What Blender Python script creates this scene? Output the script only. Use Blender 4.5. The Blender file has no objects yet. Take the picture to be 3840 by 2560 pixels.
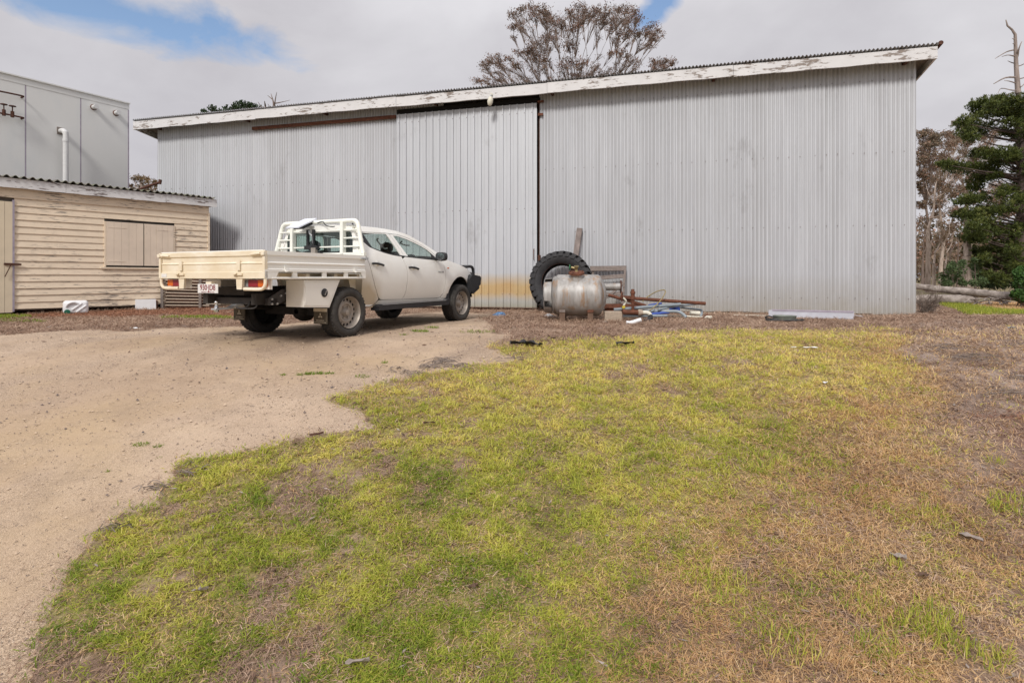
import bpy, bmesh, math, random
import numpy as np
from mathutils import Vector, Matrix
R = math.radians
random.seed(7); rng = np.random.default_rng(11)
scene = bpy.context.scene
col = scene.collection

# ---------------------------------------------------------------- camera
ZC = 0.844                                    # eye height over the yard beside the ute
cam_data = bpy.data.cameras.new('camera'); cam = bpy.data.objects.new('camera', cam_data); col.objects.link(cam)
cam.location = (0, 0, ZC); cam.rotation_euler = (R(90), 0, 0)
cam_data.sensor_width = 36; cam_data.lens = 36 * 2100 / 3840
cam_data.shift_y = -243 / 3840; cam_data.clip_start = .05; cam_data.clip_end = 3000
scene.camera = cam
# ---------------------------------------------------------------- sun, sky, exposure
SUN_TO = Vector((.26, .92, -.84)).normalized()   # the way the light travels
sd = bpy.data.lights.new('sun', 'SUN'); sd.energy = 2.3; sd.angle = R(12); sd.color = (1, .965, .91)
so = bpy.data.objects.new('sun', sd); col.objects.link(so)
so.rotation_euler = SUN_TO.to_track_quat('-Z', 'Y').to_euler(); so.location = (-8, -20, 25)
vs = scene.view_settings
vs.view_transform = 'Standard'; vs.look = 'None'; vs.gamma = 1; vs.use_curve_mapping = False; vs.exposure = 0.26
world = bpy.data.worlds.new('World'); scene.world = world; world.use_nodes = True
wn = world.node_tree; wn.nodes.clear(); WL = wn.links.new
def wnode(t, **k):
    n = wn.nodes.new(t)
    for a, b in k.items(): setattr(n, a, b)
    return n
def wmath(op, a, b=None, c=None, clamp=False):
    n = wnode('ShaderNodeMath', operation=op, use_clamp=clamp)
    for i, x in enumerate((a, b, c)):
        if x is None: continue
        if isinstance(x, (int, float)): n.inputs[i].default_value = x
        else: WL(x, n.inputs[i])
    return n.outputs[0]
wo = wnode('ShaderNodeOutputWorld')
sky = wnode('ShaderNodeTexSky', sky_type='NISHITA', sun_disc=False, sun_elevation=R(41), sun_rotation=R(196))
bg1 = wnode('ShaderNodeBackground'); bg1.inputs[1].default_value = .14; WL(sky.outputs[0], bg1.inputs[0])
tc = wnode('ShaderNodeTexCoord')
def wnoise(scale, detail, rough, off=(0, 0, 0), zs=1.0, dist=0.0):
    m = wnode('ShaderNodeMapping'); m.inputs['Location'].default_value = off; m.inputs['Scale'].default_value = (1, 1, zs)
    WL(tc.outputs['Generated'], m.inputs[0])
    n = wnode('ShaderNodeTexNoise'); n.inputs['Scale'].default_value = scale; n.inputs['Detail'].default_value = detail
    n.inputs['Roughness'].default_value = rough; n.inputs['Distortion'].default_value = dist; WL(m.outputs[0], n.inputs[0]); return n.outputs[0]
def gap(d, sx, sy, sz):
    """soft hole in the cloud deck around a direction of the sky"""
    d = Vector(d).normalized()
    s = wnode('ShaderNodeVectorMath', operation='SUBTRACT'); WL(tc.outputs['Generated'], s.inputs[0]); s.inputs[1].default_value = d
    r = wnode('ShaderNodeVectorRotate', rotation_type='Y_AXIS'); WL(s.outputs[0], r.inputs['Vector']); r.inputs['Angle'].default_value = sy
    m = wnode('ShaderNodeVectorMath', operation='MULTIPLY'); WL(r.outputs[0], m.inputs[0]); m.inputs[1].default_value = (1 / sx, .6, 1 / sz)
    l = wnode('ShaderNodeVectorMath', operation='LENGTH'); WL(m.outputs[0], l.inputs[0])
    return l.outputs['Value']
n1 = wnoise(3.2, 9, .55, (3.1, .4, 1.7), 1.8, .3); n2 = wnoise(1.3, 4, .5, (7, 2, 5), 1.5)
n3 = wnoise(7.0, 8, .6, (1, 9, 4), 2.2, .4)
g1 = gap((-.71, 1, .474), .165, R(-4), .033); g2 = gap((.262, 1, .480), .036, R(40), .020)
g = wmath('MINIMUM', g1, g2)
hole = wmath('SUBTRACT', 1.25, wmath('ADD', g, wmath('MULTIPLY', wmath('SUBTRACT', n3, .5), 2.6)))
hole = wmath('MULTIPLY', hole, 1.2, clamp=True)
hole = wmath('SMOOTH_MIN', hole, 1.0, .1, clamp=True)
thin = wmath('MULTIPLY', wmath('SUBTRACT', n1, .70), 6, clamp=True)      # other breaks, all over the sky
hole = wmath('MAXIMUM', hole, wmath('MULTIPLY', thin, .6), clamp=True)
ramp = wnode('ShaderNodeValToRGB'); WL(wmath('ADD', wmath('MULTIPLY', n1, .55), wmath('MULTIPLY', n2, .45)), ramp.inputs[0])
ramp.color_ramp.elements[0].position = .36; ramp.color_ramp.elements[0].color = (.50, .485, .52, 1)
ramp.color_ramp.elements[1].position = .66; ramp.color_ramp.elements[1].color = (.70, .69, .72, 1)
sepd = wnode('ShaderNodeSeparateXYZ'); WL(tc.outputs['Generated'], sepd.inputs[0])       # an overcast sky grows brighter towards the zenith
zen = wmath('MULTIPLY', wmath('SUBTRACT', sepd.outputs[2], .40), 1.6667, clamp=True)
bg2 = wnode('ShaderNodeBackground'); WL(ramp.outputs[0], bg2.inputs[0]); WL(wmath('MULTIPLY', wmath('ADD', 1.0, wmath('MULTIPLY', zen, .85)), .87), bg2.inputs[1])
mx = wnode('ShaderNodeMixShader'); WL(hole, mx.inputs[0]); WL(bg2.outputs[0], mx.inputs[1]); WL(bg1.outputs[0], mx.inputs[2]); WL(mx.outputs[0], wo.inputs[0])

# ---------------------------------------------------------------- ground shape and measuring helpers
def gz(x, y):
    x = np.asarray(x, float); y = np.asarray(y, float)
    d = np.maximum(0, 7.8 - y)
    z = -.82 * (np.minimum(d, 7.5) / 5.5) ** 1.25
    z = z + .10 * np.clip((x - 6.5) / 3, 0, 1) * np.clip((13 - y) / 4, 0, 1)       # low bank on the right
    z = z + .012 * np.sin(x * 1.3 + .4) * np.sin(y * 1.1) + .008 * np.sin(x * 3.1) * np.sin(y * 2.7 + 1)
    return z
def gzf(x, y): return float(gz(x, y))
def P(u, v, Y):                                # point of the place seen at photo pixel u, v at distance Y
    return Vector(((u - 1920) / 2100 * Y, Y, ZC - (v - 1037) / 2100 * Y))
def G(u, v):                                   # where that sight line meets the ground
    lo, hi = 1.2, 60.
    for _ in range(50):
        m = (lo + hi) / 2; p = P(u, v, m)
        if p.z > gzf(p.x, p.y): lo = m
        else: hi = m
    p = P(u, v, lo); p.z = gzf(p.x, p.y); return p
def to_px(x, y, z): return 1920 + 2100 * x / y, 1037 - 2100 * (z - ZC) / y
def vnoise(x, y, scale, seed):
    r = np.random.default_rng(seed); n = 256; lat = r.random((n, n))
    X = np.asarray(x) * scale + 1000.3; Y = np.asarray(y) * scale + 1000.7
    xi = np.floor(X).astype(int); yi = np.floor(Y).astype(int); fx = X - xi; fy = Y - yi
    fx = fx * fx * (3 - 2 * fx); fy = fy * fy * (3 - 2 * fy)
    a = lat[xi % n, yi % n]; b = lat[(xi + 1) % n, yi % n]; c = lat[xi % n, (yi + 1) % n]; d = lat[(xi + 1) % n, (yi + 1) % n]
    return (a * (1 - fx) + b * fx) * (1 - fy) + (c * (1 - fx) + d * fx) * fy
def fbm(x, y, scale, seed, o=4):
    t = 0; a = 1; s = 0
    for i in range(o):
        t = t + a * vnoise(x, y, scale * 2 ** i, seed + i); s += a; a *= .55
    return t / s
def inpoly(px, py, poly):
    px = np.asarray(px); py = np.asarray(py); ins = np.zeros(px.shape, bool); n = len(poly)
    for i in range(n):
        x1, y1 = poly[i]; x2, y2 = poly[(i + 1) % n]
        if y1 == y2: continue
        c = ((y1 > py) != (y2 > py)) & (px < (x2 - x1) * (py - y1) / (y2 - y1) + x1)
        ins ^= c
    return ins
def sstep(a, b, x): t = np.clip((x - a) / (b - a), 0, 1); return t * t * (3 - 2 * t)

# ---------------------------------------------------------------- materials
class NT:
    def __init__(s, name):
        s.m = bpy.data.materials.new(name); s.m.use_nodes = True; s.t = s.m.node_tree; s.n = s.t.nodes; s.b = s.n['Principled BSDF']; s.L = s.t.links.new
        s.co = s.n.new('ShaderNodeTexCoord').outputs['Object']
    def mp(s, sc, src=None, loc=(0, 0, 0)):
        m = s.n.new('ShaderNodeMapping'); m.inputs['Scale'].default_value = sc; m.inputs['Location'].default_value = loc; s.L(src or s.co, m.inputs[0]); return m.outputs[0]
    def n_rot(s, deg):
        m = s.n.new('ShaderNodeMapping'); m.inputs['Rotation'].default_value = (0, 0, R(deg)); s.L(s.co, m.inputs[0]); return m.outputs[0]
    def noise(s, scale, detail=6, rough=.6, vec=None, dist=0):
        n = s.n.new('ShaderNodeTexNoise'); n.inputs['Scale'].default_value = scale; n.inputs['Detail'].default_value = detail
        n.inputs['Roughness'].default_value = rough; n.inputs['Distortion'].default_value = dist; s.L(vec or s.co, n.inputs[0]); return n.outputs[0]
    def vor(s, scale, vec=None, feat='F1', out='Distance'):
        n = s.n.new('ShaderNodeTexVoronoi'); n.feature = feat; n.inputs['Scale'].default_value = scale; s.L(vec or s.co, n.inputs[0]); return n.outputs[out]
    def ramp(s, f, *st):
        r = s.n.new('ShaderNodeValToRGB'); e = r.color_ramp.elements
        while len(e) < len(st): e.new(.5)
        for i, (p, c) in enumerate(st):
            e[i].position = p; e[i].color = (*c, 1) if not isinstance(c, (int, float)) else (c, c, c, 1)
        s.L(f, r.inputs[0]); return r.outputs[0]
    def mix(s, f, a, b, mode='MIX'):
        n = s.n.new('ShaderNodeMix'); n.data_type = 'RGBA'; n.blend_type = mode
        for i, x in ((0, f), (6, a), (7, b)):
            if isinstance(x, (int, float)): n.inputs[i].default_value = x
            elif isinstance(x, tuple): n.inputs[i].default_value = (*x, 1)
            else: s.L(x, n.inputs[i])
        return n.outputs[2]
    def math(s, op, a, b=0., clamp=False):
        n = s.n.new('ShaderNodeMath'); n.operation = op; n.use_clamp = clamp
        for i, x in enumerate((a, b)):
            if isinstance(x, (int, float)): n.inputs[i].default_value = x
            else: s.L(x, n.inputs[i])
        return n.outputs[0]
    def xyz(s, i, src=None):
        n = s.n.new('ShaderNodeSeparateXYZ'); s.L(src or s.co, n.inputs[0]); return n.outputs[i]
    def attr(s, name, out='Color'):
        n = s.n.new('ShaderNodeAttribute'); n.attribute_name = name; return n.outputs[out]
    def bump(s, h, st=.3, d=.01):
        n = s.n.new('ShaderNodeBump'); n.inputs['Strength'].default_value = st; n.inputs['Distance'].default_value = d; s.L(h, n.inputs['Height']); s.L(n.outputs[0], s.b.inputs['Normal'])
    def set(s, color=None, rough=None, metal=None, spec=None):
        for k, x in (('Base Color', color), ('Roughness', rough), ('Metallic', metal), ('Specular IOR Level', spec)):
            if x is None: continue
            if isinstance(x, (int, float)): s.b.inputs[k].default_value = x
            elif isinstance(x, tuple): s.b.inputs[k].default_value = (*x, 1)
            else: s.L(x, s.b.inputs[k])
        return s.m
def plain(name, c, rough=.6, metal=0., var=.18, scale=9., bump=.0, spec=.4):
    t = NT(name); n = t.noise(scale, 8, .65)
    a = tuple(x * (1 - var) for x in c); b = tuple(min(1, x * (1 + var)) for x in c)
    if bump: t.bump(n, bump, .01)
    return t.set(t.ramp(n, (.3, a), (.7, b)), rough, metal, spec)

def m_galv(name, c0, c1, dirt=.5, valley_shade=.34):
    """weathered zinc: soft spangle, run streaks, mud splash near the ground"""
    t = NT(name); st = t.noise(1.0, 5, .6, t.mp((9, 9, .35))); big = t.noise(.55, 4, .5)
    wo = t.n.new('ShaderNodeObjectInfo').outputs['Random']
    base = t.ramp(t.math('ADD', t.math('MULTIPLY', st, .6), t.math('MULTIPLY', big, .4)), (.33, c0), (.64, c1))
    base = t.mix(t.math('MULTIPLY', wo, .42), base, tuple(x * .8 for x in c1))
    gp = t.n.new('ShaderNodeNewGeometry').outputs['Position']; z = t.xyz(2, gp)
    wpos = t.noise(1.7, 7, .65, gp); fine = t.noise(14, 8, .7, t.mp((1, 1, .12), gp))
    smudge = t.ramp(t.noise(.9, 8, .72, t.mp((1.6, 1.6, .8), gp)), (.60, 0.), (.76, 1.))
    base = t.mix(t.math('MULTIPLY', smudge, .5), base, (.20, .19, .185))
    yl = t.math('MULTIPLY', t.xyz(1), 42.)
    xv = t.ramp(t.noise(1.3, 5, .7, t.mp((1, 1, .06), gp)), (.34, .35), (.70, 1.9)); base = t.mix(t.math('MULTIPLY', t.math('MULTIPLY', t.math('ADD', yl, .35, True), valley_shade), xv, True), base, (.20, .19, .185))  # valleys darkened in the base colour to imitate shading between the ribs
    stre = t.ramp(fine, (.58, 0.), (.75, 1.)); base = t.mix(t.math('MULTIPLY', stre, .14), base, (.17, .15, .13))
    lowz = t.math('SUBTRACT', 1, t.math('MULTIPLY', z, 1.1), True)
    d = t.math('MULTIPLY', t.math('MULTIPLY', lowz, wpos), dirt * 2.2, True)
    base = t.mix(d, base, (.33, .29, .21))
    t.bump(t.noise(3.5, 4, .6), .06, .02)
    return t, base, gp, z, wpos
def build_mats():
    K = {}
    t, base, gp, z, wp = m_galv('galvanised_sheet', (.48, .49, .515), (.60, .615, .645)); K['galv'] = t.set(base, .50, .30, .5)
    t, base, gp, z, wp = m_galv('door_sheet_zinc', (.47, .48, .505), (.565, .58, .61), .25, .0)
    # clay-coloured splash that has dried on the lower door, rust along the foot, one black smear
    band = t.math('ADD', z, t.math('MULTIPLY', wp, .25))
    m1 = t.math('MULTIPLY', t.math('MULTIPLY', t.math('SUBTRACT', band, .36), 5, True), t.math('MULTIPLY', t.math('SUBTRACT', 1.08, band), 3.0, True))
    base = t.mix(t.math('MULTIPLY', m1, .9), base, t.ramp(wp, (.3, (.52, .33, .13)), (.7, (.56, .41, .19))))
    m2 = t.math('MULTIPLY', t.math('SUBTRACT', .46, band), 4, True); base = t.mix(t.math('MULTIPLY', m2, .55), base, (.30, .28, .17))
    m3 = t.math('MULTIPLY', t.math('SUBTRACT', .085, z), 30, True); base = t.mix(t.math('MULTIPLY', m3, .8), base, (.14, .055, .03))
    K['doorzinc'] = t.set(base, .5, .25, .5)
    K['rust'] = plain('rusted_steel', (.135, .052, .030), .85, .1, .5, 14, .4)
    K['darkrust'] = plain('dark_rusted_steel', (.085, .035, .022), .85, .1, .4, 20, .3)
    K['galvpipe'] = plain('zinc_pipe', (.42, .43, .44), .5, .4, .2, 12)
    K['black'] = plain('inside_shade_black', (.012, .011, .011), .9)  # near-black that stands in for the unlit space behind openings
    K['soffit'] = plain('weathered_soffit_timber', (.20, .17, .15), .9, 0, .3, 5)
    def flaky(name, paint, bare, lo, hi, sc=(1.3, 1.3, 9), amt=1.):
        t = NT(name); v = t.mp(sc); a = t.noise(2.6, 9, .68, v, .4); b = t.noise(.9, 3, .5)
        f = t.ramp(t.math('ADD', t.math('MULTIPLY', a, .72), t.math('MULTIPLY', b, .28)), (lo, 0.), (hi, 1.))
        p = t.ramp(t.noise(3, 6, .6), (.3, tuple(x * .88 for x in paint)), (.7, paint))
        bb = t.ramp(t.noise(8, 6, .7, v), (.3, tuple(x * .6 for x in bare)), (.7, bare))
        t.bump(t.math('SUBTRACT', 1, f), .5, .004)
        return t.set(t.mix(t.math('MULTIPLY', f, amt), p, bb), .75)
    K['fascia'] = flaky('flaking_white_fascia', (.68, .67, .675), (.30, .25, .22), .545, .585, (1.6, 1.6, 6))
    K['hutfascia'] = flaky('flaking_white_board', (.69, .685, .69), (.24, .20, .19), .56, .61, (1.5, 1.5, 8))
    K['board'] = flaky('cream_weatherboard_paint', (.79, .66, .505), (.24, .205, .185), .555, .61, (1.5, 1.5, 15))
    K['shutter'] = flaky('cream_shutter_paint', (.74, .625, .505), (.40, .30, .26), .58, .66, (14, 14, 1.4))
    K['hutdoor'] = flaky('cream_door_paint', (.68, .58, .43), (.34, .30, .24), .66, .74, (12, 12, 1.2))
    t = NT('cement_roof_sheet'); n = t.noise(18, 8, .7); m = t.noise(4, 5, .6)
    K['cement'] = t.set(t.mix(t.ramp(m, (.45, 0.), (.65, 1.)), t.ramp(n, (.3, (.10, .085, .07)), (.7, (.24, .22, .19))), (.13, .14, .09)), .95)
    t = NT('cold_room_panel'); n = t.noise(1.2, 6, .6, t.mp((1, 1, .5))); f = t.noise(160, 2, .5)
    K['panel'] = t.set(t.mix(t.ramp(n, (.52, 0.), (.72, .35)), (.70, .70, .685), (.55, .59, .61)), .45, 0, .5); t.bump(f, .12, .002)
    K['joint'] = plain('purple_grey_joint', (.34, .30, .36), .6)
    K['pvc'] = plain('white_pvc', (.74, .74, .75), .4, 0, .06)
    K['dull_pvc'] = plain('dull_white_pvc', (.62, .62, .62), .5, 0, .08); K['cream_pvc'] = plain('cream_pvc', (.66, .63, .53), .5, 0, .1)
    K['grey_pvc'] = plain('blue_grey_pipe', (.235, .27, .295), .45, 0, .15, 6)
    K['blue'] = plain('blue_plastic', (.045, .09, .36), .5, 0, .3)
    K['bluerag'] = plain('blue_rag', (.10, .20, .36), .9, 0, .4, 30)
    K['grey_timber'] = plain('silvered_timber', (.22, .18, .165), .9, 0, .35, 7, .5)
    t = NT('weathered_plank'); n = t.noise(3, 8, .7, t.mp((1, 1, 14))); n2 = t.noise(22, 5, .7)
    K['plank'] = t.set(t.ramp(t.math('ADD', t.math('MULTIPLY', n2, .5), t.math('MULTIPLY', n, .5)), (.3, (.085, .065, .055)), (.7, (.29, .24, .215))), .92); t.bump(n2, .5, .006)
    K['stump'] = plain('brown_timber_stump', (.15, .095, .065), .9, 0, .35, 9, .5); K['block'] = plain('concrete_block', (.36, .29, .225), .95, 0, .25, 25, .6)
    K['rubber'] = plain('old_rubber', (.030, .029, .031), .75, 0, .35, 12, .3)
    t = NT('stained_stainless'); v = t.mp((5, 5, .8)); n = t.noise(1.5, 8, .7, v); r = t.noise(2.2, 7, .65, t.mp((2.6, 2.6, .5), None, (3.3, 0, 0))); z = t.xyz(2); g = t.noise(9, 8, .75)
    b = t.ramp(n, (.3, (.19, .175, .16)), (.70, (.46, .445, .43)))
    b = t.mix(t.ramp(g, (.55, 0.), (.75, .5)), b, (.20, .17, .15))
    b = t.mix(t.ramp(r, (.53, 0.), (.66, .85)), b, (.29, .145, .045)); lowz = t.math('MULTIPLY', t.math('SUBTRACT', .42, z), 2.2, True)
    b = t.mix(t.math('MULTIPLY', lowz, t.ramp(n, (.3, .2), (.7, .9))), b, (.17, .14, .105))
    K['steel_tank'] = t.set(b, .5, .12, .5)
    K['brass'] = plain('dull_brass', (.30, .24, .12), .5, .5, .3, 30)
    K['green_paint'] = plain('green_handle', (.02, .14, .05), .6)
    K['yellow'] = plain('yellow_gauge', (.55, .42, .05), .5)
    t = NT('flank_bark'); n = t.noise(6, 8, .7, t.mp((1, 1, 1))); K['log'] = t.set(t.ramp(n, (.32, (.13, .10, .085)), (.66, (.46, .40, .36))), .92); t.bump(n, .7, .02)
    def bark(name, a, b, sc=(5, 5, 1)):
        t = NT(name); n = t.noise(2.2, 8, .7, t.mp(sc)); t.bump(n, .5, .02); return t.set(t.ramp(n, (.35, a), (.65, b)), .92)
    K['gumbark'] = bark('gum_bark', (.095, .066, .055), (.25, .19, .16)); K['palebark'] = bark('pale_gum_bark', (.22, .16, .125), (.54, .44, .37))
    K['pinebark'] = bark('pine_bark', (.045, .032, .028), (.14, .10, .085)); K['snag'] = bark('dead_pine_wood', (.16, .125, .11), (.40, .33, .29))
    def leafm(name, ca, cb, cc=None, tr=.15):
        t = NT(name); v = t.attr('tint', 'Fac')
        st = [(0., ca), (1., cb)] if cc is None else [(0., ca), (.55, cb), (1., cc)]
        m = t.set(t.ramp(v, *st), .55, 0, .3)
        tb = t.n.new('ShaderNodeBsdfTranslucent'); t.L(t.ramp(v, *st), tb.inputs[0]); mx = t.n.new('ShaderNodeMixShader'); mx.inputs[0].default_value = tr
        o = t.n['Material Output']; t.L(t.b.outputs[0], mx.inputs[1]); t.L(tb.outputs[0], mx.inputs[2]); t.L(mx.outputs[0], o.inputs[0]); return m
    K['leafm'] = leafm
    K['gumleaf'] = leafm('russet_gum_leaf', (.115, .092, .062), (.19, .11, .076), (.30, .14, .095))
    K['gumleaf_gold'] = leafm('golden_gum_leaf', (.13, .10, .05), (.22, .13, .06))
    K['olive'] = leafm('olive_gum_leaf', (.12, .105, .065), (.21, .14, .095), (.33, .175, .125))
    K['pineleaf'] = leafm('pine_needles', (.028, .040, .009), (.085, .11, .022), (.18, .185, .05), .1)
    K['darkgreen'] = leafm('dark_green_leaf', (.02, .038, .016), (.05, .08, .03))
    K['shrub'] = leafm('shrub_leaf', (.05, .085, .03), (.11, .15, .06))
    K['bush'] = leafm('glossy_bush_leaf', (.03, .075, .018), (.085, .17, .035))
    K['grassleaf'] = leafm('grass_blade', (.18, .28, .028), (.57, .575, .095), (.88, .76, .25), .5)
    K['strawleaf'] = leafm('straw_blade', (.46, .26, .13), (.68, .45, .22), (.80, .62, .37), .3)
    K['litterleaf'] = leafm('brown_thatch', (.19, .115, .078), (.40, .265, .185), (.58, .44, .33), .15)
    K['redlitter'] = leafm('red_brown_litter', (.20, .085, .05), (.40, .20, .115), .1 and None, .1)
    K['twigs'] = plain('dry_twig', (.20, .16, .135), .9, 0, .3)
    K['leafbrown'] = plain('dead_leaf', (.12, .07, .045), .8, 0, .4, 5); K['barkflake'] = plain('grey_bark_flake', (.30, .25, .22), .9, 0, .3, 12)
    # ute
    def paint(name, c, dust, dust_amt, z0, z1, rough=.28):
        t = NT(name); gp = t.n.new('ShaderNodeNewGeometry').outputs['Position']; z = t.xyz(2, gp); n = t.noise(2.2, 7, .62, gp)
        f = t.math('DIVIDE', t.math('SUBTRACT', z1, t.math('ADD', z, t.math('MULTIPLY', n, .25))), z1 - z0, True)
        f = t.math('ADD', t.math('MULTIPLY', f, dust_amt), t.math('MULTIPLY', t.ramp(n, (.45, 0.), (.75, 1.)), dust_amt * .25), True)
        if name == 'white_body_paint':           # mud thrown up behind the cab by the rear wheel
            x_ = t.xyz(0); zl = t.xyz(2); mud = t.math('MULTIPLY', t.math('MULTIPLY', t.math('SUBTRACT', .80, x_), 3.2, True), t.math('MULTIPLY', t.math('SUBTRACT', 1.12, zl), 1.8, True)); f = t.math('ADD', f, t.math('MULTIPLY', mud, t.math('ADD', n, .25)), True)
        m = t.set(t.mix(f, c, dust), t.math('ADD', rough, t.math('MULTIPLY', f, .4)), 0, .5); t.b.inputs['Coat Weight'].default_value = .25; t.b.inputs['Coat Roughness'].default_value = .15; return m
    K['white'] = paint('white_body_paint', (.84,.83,.79), (.50, .41, .29), .75, .15, 1.0)
    K['rackwhite'] = plain('white_tube_paint', (.82, .82, .75), .35, 0, .05)
    K['traywhite'] = paint('white_tray_paint', (.85, .835, .79), (.64, .55, .42), .34, .3, 1.15, .4)
    t = NT('dusty_tailgate_paint'); n = t.noise(3.2, 6, .6, t.mp((1, 1, 2)))
    K['dusty'] = t.set(t.ramp(n, (.36, (.70, .59, .425)), (.58, (.77, .685, .54)), (.72, (.82, .775, .68))), .6)
    K['blackplastic'] = plain('black_plastic', (.022, .022, .024), .5, 0, .2)
    K['chassis'] = plain('dusty_chassis', (.035, .03, .027), .8, 0, .4, 5)
    K['beam'] = plain('grey_tow_beam', (.055, .05, .05), .6, 0, .2)
    K['tyre'] = plain('dusty_tyre', (.045, .041, .037), .85, 0, .35, 16, .2)
    K['rim'] = plain('steel_rim', (.34, .30, .26), .5, .35, .15)
    K['rimdark'] = plain('rim_shadow', (.02, .02, .02), .8)
    K['seat'] = plain('grey_seat_fabric', (.035, .036, .04), .9)
    K['chrome'] = plain('chrome', (.7, .7, .7), .15, 1., .02)
    K['red'] = plain('red_lens', (.26, .02, .03), .25, 0, .1); K['amber'] = plain('amber_lens', (.62, .13, .015), .25, 0, .1)
    K['plate'] = plain('number_plate', (.70, .68, .66), .5, 0, .05); K['maroon'] = plain('maroon_lettering', (.22, .02, .03), .5)
    K['flap'] = plain('dusty_mud_flap', (.085, .07, .05), .9, 0, .25, 12); K['print'] = plain('flap_print', (.50, .44, .34), .8); K['badge'] = plain('grey_badge', (.25, .25, .25), .4)
    K['channel'] = plain('greyed_white_channel', (.50, .51, .57), .5, 0, .12, 5); K['antenna'] = plain('white_antenna', (.78, .80, .88), .4, 0, .02)
    t = NT('tinted_glass'); t.n.remove(t.b); o = t.n['Material Output']
    tr = t.n.new('ShaderNodeBsdfTransparent'); tr.inputs[0].default_value = (.80, .90, .865, 1); gl = t.n.new('ShaderNodeBsdfGlossy'); gl.inputs['Roughness'].default_value = .02
    lw = t.n.new('ShaderNodeLayerWeight'); lw.inputs[0].default_value = .5; fr = t.math('ADD', t.math('MULTIPLY', t.math('POWER', lw.outputs['Facing'], 4.), .8), .06); mx = t.n.new('ShaderNodeMixShader'); t.L(fr, mx.inputs[0]); t.L(tr.outputs[0], mx.inputs[1]); t.L(gl.outputs[0], mx.inputs[2]); t.L(mx.outputs[0], o.inputs[0]); K['glass'] = t.m
    return K
K = build_mats()

# ---------------------------------------------------------------- mesh building
class MB:
    def __init__(s): s.v = []; s.f = []
    def add(s, vs, fs):
        o = len(s.v); s.v += [tuple(p) for p in vs]; s.f += [tuple(i + o for i in f) for f in fs]; return s
    def box(s, c, d, rot=None):
        x, y, z = (q / 2 for q in d); vs = [Vector((i * x, j * y, k * z)) for i in (-1, 1) for j in (-1, 1) for k in (-1, 1)]
        if rot is not None: vs = [rot @ p for p in vs]
        c = Vector(c)
        return s.add([p + c for p in vs], [(0, 1, 3, 2), (4, 6, 7, 5), (0, 4, 5, 1), (2, 3, 7, 6), (0, 2, 6, 4), (1, 5, 7, 3)])
    def beam(s, a, b, w, h, up=(0, 0, 1)):
        """square bar from a to b"""
        a = Vector(a); b = Vector(b); d = (b - a).normalized(); u = Vector(up)
        if abs(d.dot(u)) > .95: u = Vector((0, 1, 0))
        x = d.cross(u).normalized(); y = x.cross(d)
        vs = [p + x * (i * w / 2) + y * (j * h / 2) for p in (a, b) for i, j in ((-1, -1), (1, -1), (1, 1), (-1, 1))]
        return s.add(vs, [(3, 2, 1, 0), (4, 5, 6, 7)] + [(i, (i + 1) % 4, 4 + (i + 1) % 4, 4 + i) for i in range(4)])
    def tube(s, pts, r, n=8, cap=True, jit=0.):
        pts = [Vector(p) for p in pts]; m = len(pts); rs = r if isinstance(r, (list, tuple)) else [r] * m
        o = len(s.v); prev = None
        for i, p in enumerate(pts):
            d = (pts[min(i + 1, m - 1)] - pts[max(i - 1, 0)])
            d = d.normalized() if d.length > 1e-9 else Vector((0, 0, 1))
            if prev is None:
                prev = d.cross(Vector((0, 0, 1)) if abs(d.z) < .9 else Vector((1, 0, 0))).normalized()
            x = (prev - d * prev.dot(d)).normalized(); prev = x; y = d.cross(x)
            for k in range(n):
                a = 2 * math.pi * k / n; rr = rs[i] * (1 + (random.uniform(-jit, jit) if jit else 0)); s.v.append(tuple(p + x * (math.cos(a) * rr) + y * (math.sin(a) * rr)))
        for i in range(m - 1):
            for k in range(n): s.f.append((o + i * n + k, o + i * n + (k + 1) % n, o + (i + 1) * n + (k + 1) % n, o + (i + 1) * n + k))
        if cap: s.f.append(tuple(o + k for k in reversed(range(n)))); s.f.append(tuple(o + (m - 1) * n + k for k in range(n)))
        return s
    def lathe(s, prof, n=32, M_=None, skip=None):
        """profile of (axial, radius) turned about the local X axis"""
        o = len(s.v); m = len(prof)
        for (x, r) in prof:
            for k in range(n):
                a = 2 * math.pi * k / n; p = Vector((x, r * math.cos(a), r * math.sin(a))); s.v.append(tuple(M_ @ p if M_ is not None else p))
        for i in range(m - 1):
            for k in range(n):
                if skip and skip(i, k): continue
                s.f.append((o + i * n + k, o + (i + 1) * n + k, o + (i + 1) * n + (k + 1) % n, o + i * n + (k + 1) % n))
        return s
    def prism(s, poly, axis, a, b):
        """polygon in the two other axes pushed along axis from a to b"""
        def pt(q, t): c = list(q); c.insert(axis, t); return tuple(c)
        n = len(poly); vs = [pt(q, a) for q in poly] + [pt(q, b) for q in poly]
        return s.add(vs, [tuple(range(n)), tuple(range(2 * n - 1, n - 1, -1))] + [(i, n + i, n + (i + 1) % n, (i + 1) % n) for i in range(n)])
    def build(s, name, mat, parent=None, smooth=0, fix=True):
        me = bpy.data.meshes.new(name); me.from_pydata(s.v, [], s.f); me.validate()
        if fix:
            bm = bmesh.new(); bm.from_mesh(me); bmesh.ops.recalc_face_normals(bm, faces=bm.faces); bm.to_mesh(me); bm.free()
        me.materials.append(mat)
        if smooth:
            me.polygons.foreach_set('use_smooth', [True] * len(me.polygons)); me.set_sharp_from_angle(angle=R(smooth))
        return link(name, me, parent)
def link(name, data, parent=None):
    o = bpy.data.objects.new(name, data); col.objects.link(o)
    if parent is not None: o.parent = parent
    return o
def tag(o, label=None, cat=None, group=None, kind=None):
    for k, v in (('label', label), ('category', cat), ('group', group), ('kind', kind)):
        if v: o[k] = v
    return o
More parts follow.
